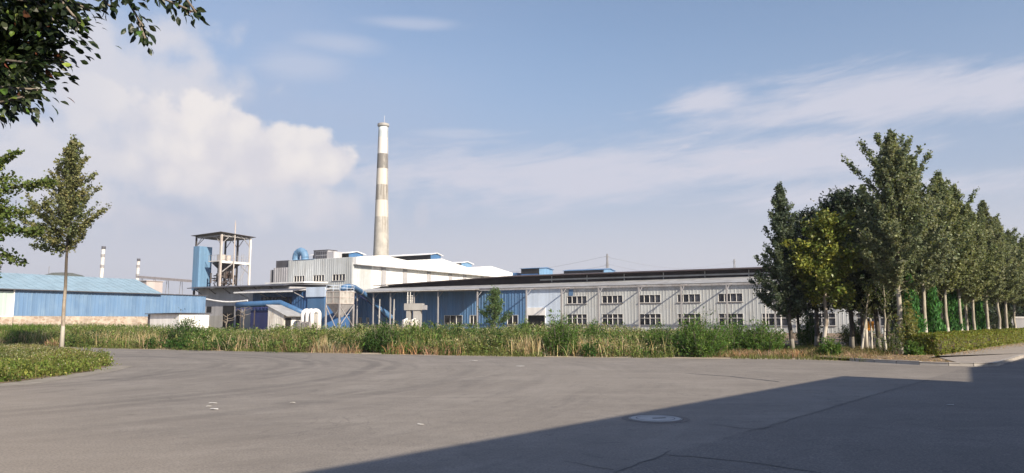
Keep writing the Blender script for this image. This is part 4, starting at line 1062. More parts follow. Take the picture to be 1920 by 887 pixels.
# thin young lime-washed saplings under them
for i, (px_, Y, h, lx, lab) in enumerate(((1614,36.5,3.2,.55,'thin slanting white-washed sapling left of the orange board'),(1635,38,3.0,0,'thin upright white-washed sapling just right of the orange board'),(1660,35.5,3.4,.1,'thin sapling left of the tallest tree trunk with pale leaves'))):
    d = make_tree(31+i, h, 1.5, .6, prof_rd, 12, (20,60), .10, 40, (.06,.075,.03), (.12,.14,.05), None, None, .055, (lx,0), .2, .6, .5, .2)
    q = pt(px_,655,Y); plant_tree('sapling', lab, 'sapling', (q.x,Y,0), d, M['leaf'], M['bark_pale'], 0, 'saplings under the magnolias')
# leafy sprouts round the first trunk
def in_poly_(P, poly):
    x, y = P[:,0], P[:,1]; c = np.zeros(len(P), bool); j = len(poly)-1
    for i in range(len(poly)):
        xi, yi = poly[i]; xj, yj = poly[j]
        cond = ((yi > y) != (yj > y)) & (x < (xj-xi)*(y-yi)/(yj-yi+1e-12)+xi); c ^= cond; j = i
    return c
in_poly = in_poly_
BUSH_AT = []
def bush_mesh(seed, h, w, n, c1, c2, L=.10, asp=.45, feather=True, dens_low=.5):
    rg = np.random.default_rng(seed); ns = max(8, n//38); Q = []; T = []; mb = MB()
    for k in range(ns):
        az = rg.uniform(0, 6.28); rr = rg.uniform(0,1)**.6*w*.5*(1.35 if k % 7 == 0 else 1)
        hh = h*(1-.5*(rr/(w*.5))**2)*rg.uniform(.5,1.12)*(1.22 if k % 9 == 0 else 1)
        b = np.array([math.cos(az)*rr*.45, math.sin(az)*rr*.45, 0]); tip = np.array([math.cos(az)*rr, math.sin(az)*rr, hh])
        if k % 3 == 0: mb.tube([tuple(b), tuple(b*.4+tip*.6+np.array([0,0,.05])), tuple(tip)], [.018,.011,.004], 4, False)
        m_ = n//ns; s = rg.uniform(.08,1,m_)**.8
        C = b + (tip-b)*s[:, None] + rg.normal(size=(m_,3))*np.array([.09,.09,.07])*(1.2-.5*s)[:, None]*(w/1.6)
        C[:, 2] = np.maximum(C[:, 2], .03)
        ax = np.repeat(unit(tip-b)[None], m_, 0) if feather else None
        Q.append(rand_leaves(C, rg, L, asp, .35, .3, ax))
        f = np.clip(rg.normal(.5,.3),0,1); T.append(tints(rg, m_, np.asarray(c1)*(1-f)+np.asarray(c2)*f, .22))
    return mb, np.concatenate(Q), np.concatenate(T)
def plant_bush(name, label, cat, loc, data, m, group=None):
    mb, Q, T = data; t = thing(name, label, cat, loc, 0, group)
    mb.build('stems', M['bark'], t); link('foliage', quads_mesh('foliage', Q, T, m), t); return t
d = bush_mesh(41, 2.9, 1.1, 1500, (.16,.17,.06), (.26,.26,.10), .11, .6, False)
q = T0 + Vector((.35,-.1,0)); plant_bush('leafy_shrub', 'pale yellow-green upright shrub hugging the tallest tree trunk', 'shrub', tuple(q), d, M['leaf'])
d = bush_mesh(42, 1.7, 1.2, 1500, (.07,.11,.03), (.12,.16,.045), .08, .4)
q = pt(1668,668,33.6); plant_bush('leafy_shrub', 'green shrub at the foot of the tallest tree, left of its trunk', 'shrub', (q.x,33.6,0), d, M['leaf'])
# columnar arborvitae behind the hedge
def column_mesh(seed, h, w, n, c1, c2):
    rg = np.random.default_rng(seed)
    f = rg.uniform(.02,1,n)**1.15; rad = w*.5*np.minimum(1, f*7+.45)*(1-f)**.55*(1+.14*np.sin(f*21+seed)); az = rg.uniform(0,6.28,n)
    rad = rad*(1+.16*np.sin(az*3+f*9)) ; rr = rad*rg.uniform(.62,1.06,n)
    C = np.stack([np.cos(az)*rr, np.sin(az)*rr, f*h+.03], 1)
    ax = np.stack([np.cos(az)*.35, np.sin(az)*.35, np.ones(n)], 1)
    nn = unit(np.stack([np.cos(az), np.sin(az), np.full(n,.2)],1)+rg.normal(size=(n,3))*.5)
    ax = ax + rg.normal(size=(n,3))*.25; l = .15*np.exp(rg.normal(size=n)*.25)
    return leaf_quads(C, ax, nn, l, l*.4), tints(rg, n, np.asarray(c1), .3)*(.6+.8*rg.uniform(0,1,(n,1)))
first = None
for i, (px_, Y, h, w, lab) in enumerate(((1712,35.6,3.7,1.25,'first columnar evergreen from the left behind the hedge, largest'),(1753,39.5,3.6,1.2,'second columnar evergreen from the left behind the hedge'),(1789,43.0,4.3,1.35,'third and fullest columnar evergreen behind the hedge'),(1838,49,3.3,1.2,'fourth columnar evergreen from the left, greener and lower'),(1888,57,4.0,1.3,'last dull columnar evergreen near the right picture edge'))):
    q = pt(px_,650,Y); t = thing('columnar_evergreen', lab, 'evergreen', (q.x,Y,0), i*1.3, 'columnar evergreens behind the hedge')
    Q, T = column_mesh(50+i, h, w, 3600, (.075,.195,.06) if i < 4 else (.07,.095,.05), None)
    link('foliage', quads_mesh('foliage', Q, T, M['leaf_soft']), t)
    mb = MB(); mb.tube([(0,0,0),(0,0,h*.85)], [.07,.02], 7); mb.build('trunk', M['bark_dark'], t)
# clipped hedge
def hedge(name, label, P0, d, n, L_, w, h, seed):
    rg = np.random.default_rng(seed); t = thing(name, label, 'hedge', tuple(P0), 0)
    N = int(900*L_*(w+2*h)/2.9); u = rg.uniform(0,L_,N); face = rg.uniform(0,1,N); s = rg.uniform(0,1,N)
    per = np.array([h, h+w]) / (2*h+w)
    D = np.array(d); Nn_ = np.array(n)
    wob = 1+.05*np.sin(u*1.7)+.04*np.sin(u*4.1+1)
    b = np.where(face < per[0], 0, np.where(face < per[1], s*w, w)); z = np.where((face < per[0]) | (face >= per[1]), s*h, h)*wob
    nr = np.where((face < per[0])[:, None], -Nn_[None], np.where((face < per[1])[:, None], np.array([[0,0,1.]]), Nn_[None]))
    C = D[None]*u[:, None] + Nn_[None]*b[:, None] + np.array([0,0,1.])*z[:, None]
    C = C - nr*(rg.uniform(0,1,N)**2*.16-.03)[:, None]
    # end cap
    NE = int(N*.05)+300; Ce = Nn_[None]*rg.uniform(0,w,NE)[:, None] + np.array([0,0,1.])*rg.uniform(0,h,NE)[:, None] + D[None]*(rg.uniform(0,1,NE)**2*.2-.03)[:, None]
    C = np.concatenate([C, Ce]); nr = np.concatenate([nr, np.repeat(-D[None], NE, 0)])
    # thin places low down where stems show
    gap = (np.sin(C@D*2.3+.7)+.5*np.sin(C@D*5.1) > 1.05) & (C[:, 2] < .62*h); C = C[~gap]; nr = nr[~gap]; M_ = len(C)
    C[:, 2] = np.maximum(C[:, 2], .02)
    nn = unit(nr*.9 + rg.normal(size=(M_,3))*.6); ax = rg.normal(size=(M_,3)); ax = ax - nn*(ax*nn).sum(1, keepdims=True)
    l = .082*np.exp(rg.normal(size=M_)*.22)
    col_ = tints(rg, M_, np.array((.165,.19,.036)), .26)
    low = rg.uniform(0,1,M_) < .05; col_[low] = tints(rg, int(low.sum()), np.array((.20,.12,.05)), .3)
    link('foliage', quads_mesh('foliage', leaf_quads(C, ax, nn, l, l*.6), col_, M['leaf']), t)
    mb = MB()
    for k in range(int(L_*5)):
        uu = rg.uniform(0,L_); bb = rg.uniform(.2,w-.2); p = D*uu+Nn_*bb; q = p+rg.normal(size=3)*.18
        mb.tube([tuple(p), (q[0],q[1],h*rg.uniform(.5,.85))], [.02,.008], 4, False)
    # solid dark core box filling the inside
    a = D*.16+Nn_*.2; e = D*(L_-.1)+Nn_*.2; f2 = D*(L_-.1)+Nn_*(w-.2); b2 = D*.16+Nn_*(w-.2)
    mb.prism([(p[0],p[1],.25) for p in (a,e,f2,b2)], [(p[0],p[1],h-.17) for p in (a,e,f2,b2)])
    mb.build('twigs', M['twig'], t); return t
hedge('clipped_hedge', 'long low clipped yellow-green hedge running along the right pavement', (18.35,32.5,0), tuple(HD), tuple(HN), 34, 1.0, .95, 61)
# left lone tree
p = gp(115,660)
prof_l = lambda f: (.85+.2*min(f/.12,1))*(1 if f < .3 else (1-(f-.3)/.7)**1.15)+.14
d = feather_tree(71, 11.1, 5.1, 2.15, 80, (.125,.150,.062), (.21,.20,.085), .095, (-.15,.1), .115, 135, ((182,-10,5.4,1.5),(184,10,6.0,2.5),(172,8,5.6,2.5),(192,20,6.7,2.1),(178,12,5.3,2.3),(186,16,6.4,2.3),(176,2,5.1,2.0)))
plant_tree('ginkgo_tree', 'slender lone tree with olive-brown crown on the left planted island', 'tree', V2(p), d, M['leaf'], M['bark_left'])
# yellow-green tree cut by the left picture edge
def edge_extra(trunk_at, rg):
    out = []
    for az, el, z, ln, n_, r_ in ((2,12,5.4,2.8,900,.19),(350,0,4.3,3.0,900,.18),(12,-12,3.8,1.9,500,.22),(355,32,5.8,2.1,609,.15),(340,-2,2.9,1.6,420,.2),(5,2,4.9,2.0,600,.22)):
        b = np.array(trunk_at(z)); d = np.array([math.cos(R(az))*math.cos(R(el)), math.sin(R(az))*math.cos(R(el)), math.sin(R(el))])
        out.append(([b, b+d*ln*.5+np.array([0,0,.12]), b+d*ln], r_, n_))
    return out
d = make_tree(72, 7.2, 2.4, 1.5, prof_rd, 50, (10,45), .105, 120, (.105,.142,.036), (.165,.19,.056), None, None, .12, (0,0), .26, .8, .45, .2, extra=edge_extra)
plant_tree('ginkgo_tree', 'bright yellow-green leafy tree cut off by the left picture edge', 'tree', (pt(-85,600,23.5).x,23.5,0), d, M['leaf'], M['bark_left'])

# overhanging tree close to the camera, trunk just outside on the left
def near_tree():
    rg = np.random.default_rng(81); mb = MB(); t = thing('overhanging_tree', 'near broad-leaved tree hanging dark leafy branches over the top left corner', 'tree', (-4.4,2.0,0))
    base = np.array([-4.4,2.0,0.]); SC = .46
    W = lambda px, py, Y: np.array(pt(px,py,Y*SC)) - base
    fork = np.array([.1,.12,2.2])
    mb.tube([(0,0,0),(.04,.06,1.1),tuple(fork),(.25,.35,3.4),(.4,.5,4.8)], [.11,.09,.075,.05,.02], 12)
    C = []; A = []; S = []
    def spray(P, n, r, lw=1.0, r0=.012, thick=True):
        P = np.array(P); 
        if thick: mb.tube([tuple(p) for p in P], list(np.linspace(r0, .005, len(P))), 6, False)
        seg = rg.uniform(0, len(P)-1.001, n); i = seg.astype(int); q = P[i]+(P[i+1]-P[i])*(seg-i)[:, None]
        dd = rg.normal(size=(n,3)); C.append(q + dd*r*SC); A.append(dd*.6 + np.repeat(unit(P[-1:]-P[:1]), n, 0)*.7 + np.array([0,0,-.35])); S.append(np.full(n, lw))
    # dense corner mass
    for (pp_, Y, n, r) in ((((-160,60),(-60,30),(20,20),(78,40)),7.2,899,.20),(((-160,110),(-60,95),(0,85),(58,95)),7.0,899,.18),(((-140,150),(-60,132),(0,112),(54,118)),6.7,696,.15),(((-120,205),(-50,185),(0,165),(70,168)),6.5,260,.10),(((-100,225),(-50,210),(-10,195),(44,182)),6.4,110,.06),(((-150,-20),(-50,-20),(50,-15),(118,14)),7.4,899,.16),(((-100,20),(-20,-10),(70,5),(100,38)),6.9,754,.17),(((-120,120),(-40,60),(20,50),(62,70)),7.6,899,.22),(((-120,150),(-40,120),(10,100),(45,110)),7.6,899,.22),(((-140,170),(-70,160),(-20,145),(30,140)),7.2,609,.15)):
        spray([W(*p, Y+rg.normal()*.15) for p in pp_], n, r)
    # hanging sprays along the top edge
    for (pp_, Y, n, r) in ((((60,-60),(105,-10),(130,20),(150,44)),6.7,58,.055),(((110,-40),(140,5),(160,15),(166,18)),6.8,34,.05),(((170,-50),(190,-8),(202,8),(206,12)),6.9,26,.04),(((205,-60),(236,-5),(255,28),(268,50)),6.6,64,.045),(((262,45),(268,62),(272,72),(276,84)),6.6,16,.03),(((270,-50),(300,-5),(335,10),(362,22)),6.8,50,.045),(((345,-20),(352,2),(364,18),(372,32)),6.9,22,.03)):
        spray([W(*p, Y) for p in pp_], n, r, 1.0, .005)
    # limbs feeding the sprays from the trunk
    for (px_, py_, Y) in ((-160,60,7.2),(-160,110,7.0),(-120,230,6.5),(-150,-20,7.4),(60,-60,6.7),(205,-60,6.6),(270,-50,6.8)):
        e = W(px_, py_, Y); m_ = fork*.4+e*.6+np.array([0,0,.15]); mb.tube([tuple(fork), tuple(m_), tuple(e)], [.03,.018,.009], 7, False)
    # rest of the crown, above and left of the picture
    n = 9000; cen = np.array([.3,.3,3.7]); dd = unit(rg.normal(size=(n,3)))*(rg.uniform(0,1,n)**.45)[:, None]*np.array([2.0,1.9,1.5]); q = cen+dd
    wp = q+base; Yc = wp[:,1]; dz = wp[:,2]-EYE
    fwd = Yc*CT+dz*ST; upc = -Yc*ST+dz*CT; u = wp[:,0]/np.maximum(fwd,.01)*F+960; v = 443.5-upc/np.maximum(fwd,.01)*F
    inside = (fwd > .2) & (u > -60) & (u < 2000) & (v > -70)
    sxx = wp[:,0]-.643*1.664*wp[:,2]; syy = wp[:,1]+.766*1.664*wp[:,2]
    ok = ~inside & ~((syy > 0) & (sxx/np.maximum(syy,.1) > -.74)) & (wp[:,2] > 2.2) & (np.linalg.norm(wp-np.array([0,0,EYE]),axis=1) > 1.5)
    q = q[ok]; C.append(q); A.append(rg.normal(size=(len(q),3))+np.array([0,0,-.3])); S.append(np.full(len(q),1.2))
    for k in range(10):
        e = cen + unit(rg.normal(size=3))*np.array([1.1,1.1,.9]); e[2] = max(e[2], 3.0); mb.tube([(.2,.3,3.2), tuple((np.array([.2,.3,3.2])+e)/2+np.array([0,0,.2])), tuple(e)], [.025,.015,.006], 6, False)
    C = np.concatenate(C); A = unit(np.concatenate(A)); S = np.concatenate(S); n = len(C)
    nn = unit(rg.normal(size=(n,3))*.7+np.array([0,0,.7])); B = unit(np.cross(nn, A)); nn = np.cross(A, B)
    l = (.088*SC*S*np.exp(rg.normal(size=n)*.2))[:, None]; w = l*.52
    tip = C+A*l-nn*l*.12; m1 = C+A*l*.38; m2 = C+A*l*.72-nn*l*.03
    L1 = m1+B*w*.5+nn*w*.14; R1 = m1-B*w*.5+nn*w*.14; L2 = m2+B*w*.38+nn*w*.08; R2 = m2-B*w*.38+nn*w*.08
    Q = np.concatenate([np.stack([C,m1,L1,L1],1)[:0], np.stack([C,R1,m1,L1],1), np.stack([m1,R1,R2,m2],1), np.stack([L1,m1,m2,L2],1), np.stack([m2,R2,tip,L2],1)])
    tt = tints(rg, n, np.array((.020,.033,.011)), .3); yl = rg.uniform(0,1,n) < .07; tt[yl] = tints(rg, int(yl.sum()), np.array((.12,.17,.03)), .25)
    br = rg.uniform(0,1,n) < .025; tt[br] = tints(rg, int(br.sum()), np.array((.16,.06,.03)), .25)
    me = quads_mesh('crown', Q, np.concatenate([tt]*4), M['leaf_gloss']); link('crown', me, t)
    mb.build('trunk', M['bark'], t, True)
near_tree()

# ------------------------------------------------------------------ bushes in and before the weed strip
TM1, TM2 = (.04,.085,.022), (.075,.13,.035)
bl = [(345,652,None,1.75,2.4,3000,0,'dark rounded bush at the weed edge below the low white shed'),
      (715,661,None,1.55,1.9,2600,0,'dark green bush in the weeds below the bare white posts'),
      (795,656,None,1.4,1.4,1600,1,'bushy weed clump just right of the transformer'),
      (985,655,None,1.6,1.3,2000,1,'feathery green bush in the weeds below the blue wall end'),
      (1052,667,None,1.8,1.9,3400,1,'feathery dark green bush at the road edge below the gateway'),
      (1112,663,None,1.5,1.2,1700,1,'green feathery bush right of the one below the gateway'),
      (1238,665,None,1.4,1.7,2600,1,'green bush below the third pair of grey wall windows'),
      (1312,668,None,1.75,2.7,5600,1,'largest bright green feathery bush in front of the grey wall'),
      (1375,663,None,1.6,2.2,3600,1,'green bush between the largest one and the shelter'),
      (1432,664,None,1.55,2.2,3600,1,'green feathery bush below the curved shelter roof'),
      (1520,650,None,1.9,1.7,2400,0,'dark green bush between the conical tree and the leaning pale trunk'),
      (1605,648,None,1.6,2.2,2400,0,'low dark bush in the shade below the magnolias'),
      (1556,670,None,.85,1.0,1300,1,'small round bush on the verge at the start of the kerb'),
      (1712,670,None,.75,.8,900,1,'small light bush at the dark end of the hedge')]
for i, (px_, py_, _, h, w, n, kind, lab) in enumerate(bl):
    q = gp(px_, py_)
    BUSH_AT.append((q.x,q.y,w))
    d = bush_mesh(90+i, h, w, int(n*2.4), (TM1, (.065,.135,.03))[kind], (TM2, (.13,.205,.05))[kind], .10 if kind else .085, .34 if kind else .5, True)
    plant_bush('bush', lab, 'bush', (q.x,q.y,0), d, M['leaf_soft'], 'bushes along the weed strip')
d = make_tree(78, 4.8, .4, 1.9, lambda f: (1-f)**.8+.12, 60, (25,60), .19, 72, (.075,.13,.045), (.14,.20,.075), None, None, .05, (.1,0), .3, .4, .4, .1)
q = pt(925,612,80); plant_tree('young_tree', 'young upright leafy tree before the blue wall left of the gateway', 'tree', (q.x,80,0), d, M['leaf'], M['bark'])

# ------------------------------------------------------------------ weeds and grass (uncountable)
def blades(B, h, lean, w, tint):
    n = len(B); rg = np.random.default_rng(n); az = rg.uniform(0,6.28,n); side = np.stack([np.cos(az),np.sin(az),np.zeros(n)],1)*w[:, None]*.5
    mid = B + np.stack([lean[:,0]*.4, lean[:,1]*.4, h*.6],1); tip = B + np.stack([lean[:,0], lean[:,1], h],1)
    return np.concatenate([np.stack([B-side, B+side, mid+side*.8, mid-side*.8],1), np.stack([mid-side*.8, mid+side*.8, tip+side*.1, tip-side*.1],1)]), np.concatenate([tint,tint])
def clear_of(P):
    k = np.ones(len(P), bool)
    for x, y, w in BUSH_AT: k &= (((P[:,0]-x)/(w*.5))**2 + ((P[:,1]-y+.5)/(w*.75))**2) > 1
    return k
def strip_points(rg, n, d0, d1, power=1.0, u0=0.0, u1=1.0):
    E = np.array(edge[1:13]); seg = np.linalg.norm(np.diff(E,axis=0),axis=1); cs = np.concatenate([[0],np.cumsum(seg)]); s = rg.uniform(u0,u1,n)*cs[-1]
    x = np.interp(s,cs,E[:,0]); y = np.interp(s,cs,E[:,1]); d = d0+(d1-d0)*rg.uniform(0,1,n)**power
    nx, ny = .33, .944
    P = np.stack([x+nx*d, y+ny*d, np.zeros(n)],1); k = clear_of(P); return P[k], d[k]
def patch(P, sc, seed):
    r_ = np.random.default_rng(seed); a = r_.normal(size=(5,2))*sc; ph = r_.uniform(0,6.28,5)
    return np.clip(.5+.28*sum(np.sin(P[:,:2]@a[i]+ph[i]) for i in range(5)),0,1)
def stalk_weeds(name, seed, P, h, nl, c1, c2, leaf=.09, spread=.16, flower=None, m='leaf_soft', asp=.35, stalkc=(.16,.15,.06)):
    rg = np.random.default_rng(seed); n = len(P)
    lean = rg.normal(size=(n,2))*(.12*h)[:, None]
    Q, T = blades(P, h, lean, np.full(n,.022), tints(rg, n, stalkc, .25))
    Qs = [Q]; Ts = [T]
    idx = np.repeat(np.arange(n), nl); m_ = len(idx); t = rg.uniform(.12,1.0,m_)
    C = P[idx] + np.stack([lean[idx,0]*t**1.5, lean[idx,1]*t**1.5, h[idx]*t],1) + rg.normal(size=(m_,3))*np.array([1,1,.35])*(spread*(1.15-.7*t))[:, None]
    C[:,2] = np.maximum(C[:,2], .02)
    f = np.clip((patch(P,.75,seed+5)-.5)*1.7+.5+rg.normal(size=n)*.2,0,1)[idx][:, None]
    col_ = (np.asarray(c1)*(1-f)+np.asarray(c2)*f)*np.exp(rg.normal(size=(m_,1))*.28); col_ = col_*(1+rg.normal(size=(m_,3))*.08)
    ax = rg.normal(size=(m_,3))*.6+np.array([0,0,.5]); nn = unit(rg.normal(size=(m_,3))+np.array([0,0,.4])); l = leaf*np.exp(rg.normal(size=m_)*.3)
    Qs.append(leaf_quads(C, ax, nn, l, l*asp)); Ts.append(np.clip(col_,.004,.9))
    if flower is not None:
        fc, k, fs, prob = flower; fi = np.repeat(np.where(rg.uniform(0,1,n) < prob)[0], k); m2 = len(fi)
        C = P[fi]+np.stack([lean[fi,0],lean[fi,1],h[fi]*rg.uniform(.84,1.04,m2)],1)+rg.normal(size=(m2,3))*np.array([.10,.10,.05])
        l = fs*np.exp(rg.normal(size=m2)*.25); Qs.append(leaf_quads(C, rg.normal(size=(m2,3)), unit(rg.normal(size=(m2,3))*.6+np.array([0,0,1])), l, l)); Ts.append(tints(rg, m2, fc, .15))
    o = link(name, quads_mesh(name, np.concatenate(Qs), np.concatenate(Ts), M[m])); o['kind'] = 'stuff'; return o
rg = np.random.default_rng(100)
# main front belt: leafy weeds with cream flower heads
P, d_ = strip_points(rg, 5200, .5, 9, 1.15, .30, 0.90)
pm_ = patch(P,.35,3); big_ = patch(P,.22,21); k_ = rg.uniform(0,1,len(P)) < .35+.9*pm_; P = P[k_]; d_ = d_[k_]; pm_ = pm_[k_]; big_ = big_[k_]
H_ = (.32+.62*np.minimum(1,d_/2.4))*(.55+.45*pm_+.35*big_)*rg.uniform(.6,1.25,len(P))
stalk_weeds('flowering_weeds', 1, P, H_, 20, (.062,.11,.028), (.17,.20,.065), .115, .17, ((.44,.41,.25), 9, .042, .5))
P, d_ = strip_points(rg, 4200, .3, 8, 1.2, .26, 0.90); keep = patch(P,.45,9) > .52; P = P[keep]; d_ = d_[keep]
stalk_weeds('green_weeds', 2, P, (.35+.65*np.minimum(1,d_/2))*rg.uniform(.6,1.3,len(P))*(.7+.5*patch(P,.3,61)), 34, (.042,.095,.022), (.085,.15,.034), .13, .19, None)
CC, dc = strip_points(rg, 190, .5, 8, 1.0, .10, .88); ci_ = np.repeat(np.arange(len(CC)), rg.integers(5,28,len(CC))); rad_ = rg.uniform(.25,.75,len(CC)); hh_ = np.where(CC[:,0] < -14, .7, 1.0)*rg.uniform(.55,1.5,len(CC))*np.minimum(1,.6+dc*.2)
P = CC[ci_] + np.concatenate([rg.normal(size=(len(ci_),2))*rad_[ci_][:, None], np.zeros((len(ci_),1))],1); P = P[:, :]
H_ = hh_[ci_]*rg.uniform(.55,1.12,len(P))
stalk_weeds('tall_weeds', 21, P, H_, 30, (.040,.085,.022), (.125,.175,.048), .125, .17, None)
CC, dc = strip_points(rg, 36, .2, 4.5, 1.0, .22, .90); ci_ = np.repeat(np.arange(len(CC)), rg.integers(60,160,len(CC))); rad_ = rg.uniform(.3,1.0,len(CC))
P = CC[ci_] + np.concatenate([rg.normal(size=(len(ci_),2))*rad_[ci_][:, None], np.zeros((len(ci_),1))],1); E_ = np.array(edge); P = P[P[:,1] > np.interp(P[:,0], E_[:11,0], E_[:11,1])+.15]; n = len(P)
Q, T = blades(P, rg.uniform(.35,1.0,n), rg.normal(size=(n,2))*.22, np.full(n,.03), tints(rg, n, (.42,.34,.20), .28))
o = link('dead_weeds', quads_mesh('dead_weeds', Q, np.clip(T,.01,.9), M['dry'])); o['kind'] = 'stuff'
CC, dc = strip_points(rg, 40, .8, 6, 1.0, .15, .90); ci_ = np.repeat(np.arange(len(CC)), rg.integers(20,50,len(CC))); rad_ = rg.uniform(.3,.8,len(CC))
P = CC[ci_] + np.concatenate([rg.normal(size=(len(ci_),2))*rad_[ci_][:, None], np.zeros((len(ci_),1))],1); P = P[P[:,1] > np.interp(P[:,0], E_[:11,0], E_[:11,1])+.3]
stalk_weeds('dark_weeds', 23, P, rg.uniform(.4,1.0,len(P)), 30, (.025,.055,.018), (.05,.09,.026), .12, .18, None)
# deep field behind
P, d_ = strip_points(rg, 5600, 8, 42, 1.1, .12, 0.90)
stalk_weeds('field_weeds', 3, P, np.where(P[:,0] < -14, .62, 1.0)*rg.uniform(.5,1.2,len(P))*(.65+.5*patch(P,.2,4)), 14, (.065,.105,.03), (.19,.20,.075), .16, .24, ((.48,.43,.28), 7, .06, .6))
# straw and dead russet grass along the front
P, d_ = strip_points(rg, 19000, .05, 3.2, 1.2, 0, 1.0); k_ = patch(P,.5,12) > .38; P = P[k_]; n = len(P)
h = rg.uniform(.18,.62,n)*np.where(P[:,0] > 9.5, .6, 1); Q, T = blades(P, h, rg.normal(size=(n,2))*.16, np.full(n,.022), tints(rg, n, (.36,.235,.145), .3)*(1+np.outer(patch(P,.8,2)-.5,[.5,.2,0])))
o = link('dry_grass', quads_mesh('dry_grass', Q, np.clip(T,.01,.9), M['dry'])); o['kind'] = 'stuff'
P, d_ = strip_points(rg, 9000, .6, 12, 1.2, .25, 0.90); k_ = patch(P,.4,55) > .4; P = P[k_]; n = len(P); h = rg.uniform(.4,1.1,n)*np.where(P[:,0] > 9.5, .45, 1)
Q, T = blades(P, h, rg.normal(size=(n,2))*.14, np.full(n,.018), tints(rg, n, (.34,.29,.15), .25))
o = link('straw_stalks', quads_mesh('straw_stalks', Q, T, M['dry'])); o['kind'] = 'stuff'
P, d_ = strip_points(rg, 9000, -.05, 1.0, 1.3, .22, 1.0); k_ = patch(P,1.1,31) > .42; P = P[k_]; n = len(P); h = rg.uniform(.06,.24,n)
Q, T = blades(P, h, rg.normal(size=(n,2))*.07, np.full(n,.022), tints(rg, n, (.13,.15,.05), .3))
o = link('verge_grass', quads_mesh('verge_grass', Q, T, M['leaf_soft'])); o['kind'] = 'stuff'
# left part: reeds over straw
P, d_ = strip_points(rg, 15000, .3, 14, 1.2, 0, .36); n = len(P); h = rg.uniform(.5,1.15,n)*(.6+.4*np.minimum(1,d_/3))*np.where(P[:,0] < -27, 1.0, .68)
Q, T = blades(P, h, rg.normal(size=(n,2))*.14, np.full(n,.03), tints(rg, n, (.25,.22,.10), .25))
Q2, T2 = blades(P+np.stack([rg.normal(size=n)*.1,rg.normal(size=n)*.1,h*.45],1), h*.75, rg.normal(size=(n,2))*.22, np.full(n,.045), tints(rg, n, (.085,.14,.028), .3))
o = link('reeds', quads_mesh('reeds', np.concatenate([Q,Q2]), np.concatenate([T,T2]), M['leaf_soft'])); o['kind'] = 'stuff'
P, d_ = strip_points(rg, 1500, .4, 5, 1.2, .14, .42); k_ = patch(P,.6,77) > .45; P = P[k_]
stalk_weeds('roadside_weeds', 6, P, rg.uniform(.35,.85,len(P)), 26, (.045,.08,.022), (.13,.16,.045), .11, .2, None)
# verge right of the strip, under the trees
n = 2600; P = np.stack([rg.uniform(9,20,n), rg.uniform(30.5,44,n), np.zeros(n)],1); k_ = ((P[:,1] > 31.6+(14.5-P[:,0])*.25) & ((P[:,0]-17.3)*.745-(P[:,1]-33.5)*.667 < -.2)); P = P[k_]
stalk_weeds('shade_weeds', 8, P, rg.uniform(.10,.42,len(P))*(.4+patch(P,.8,5))*np.where(P[:,0] < 14, 1.35, .8), 10, (.06,.09,.03), (.15,.13,.06), .07, .12, None)
n = 5200; P = np.stack([rg.uniform(7,17.5,n), rg.uniform(30.5,38,n), np.zeros(n)],1); k_ = ((P[:,1] > 31.5+(14.0-P[:,0])*.2) & (P[:,1] > 30.7+np.maximum(0,P[:,0]-14.2)*.75)); P = P[k_]; n = len(P)
Q, T = blades(P, rg.uniform(.06,.34,n), rg.normal(size=(n,2))*.1, np.full(n,.022), tints(rg, n, (.24,.19,.10), .35))
o = link('verge_straw', quads_mesh('verge_straw', Q, T, M['dry'])); o['kind'] = 'stuff'
# fallen leaves on the pavement side of the hedge
n = 900; u_ = rg.uniform(-.3,26,n); b_ = -np.abs(rg.normal(size=n))*.45-.03; P = np.array([18.35,32.5,0])+np.outer(u_,np.array(HD))+np.outer(b_,np.array(HN)); P[:,2] = .128
l = .07*np.exp(rg.normal(size=n)*.25)
o = link('fallen_leaves', quads_mesh('fallen_leaves', leaf_quads(P, rg.normal(size=(n,3))*np.array([1,1,.1]), unit(rg.normal(size=(n,3))*.25+np.array([0,0,1])), l, l*.6), tints(rg, n, (.36,.26,.14), .3), M['dry'])); o['kind'] = 'stuff'
n = 1500; P = np.stack([rg.uniform(13.0,18.4,n), rg.uniform(26.6,34,n), np.full(n,.115)],1); P = P[in_poly_(P, [(13.2,29.6),(13.75,28.9),(14.7,27.3),(15.5,26.7),(17.5,31.3),(18.4,33.0),(17.5,35.0),(13.4,32)])]; n = len(P); l = .07*np.exp(rg.normal(size=n)*.3)
o = link('leaf_litter', quads_mesh('leaf_litter', leaf_quads(P, rg.normal(size=(n,3))*np.array([1,1,.1]), unit(rg.normal(size=(n,3))*.3+np.array([0,0,1])), l, l*.6), tints(rg, n, (.34,.25,.13), .35), M['dry'])); o['kind'] = 'stuff'
# island cover
n = 26000; P = np.stack([rg.uniform(-34,-12.8,n), rg.uniform(14.5,46,n), np.full(n,.012)],1)
P = P[in_poly(P, isl)]; P = P[(P[:,0]/P[:,1] > -.82)]; edge_h = np.ones(len(P))
far_ = (P[:,1]-20)/20
H_ = rg.uniform(.12,.50,len(P))*(.5+.6*patch(P,.6,8))*np.where(P[:,1] > 30, .6, 1.0)
near_ = P[:,1] < 27+rg.normal(size=len(P))*2.0
stalk_weeds('island_clover', 9, P[near_], H_[near_], 19, (.085,.130,.026), (.165,.195,.048), .070, .14, ((.42,.40,.28), 3, .028, .12), 'leaf_soft', .6)
stalk_weeds('island_weeds', 10, P[~near_], H_[~near_], 17, (.115,.14,.04), (.215,.21,.08), .068, .15, ((.44,.41,.29), 5, .03, .4), 'leaf_soft', .45)
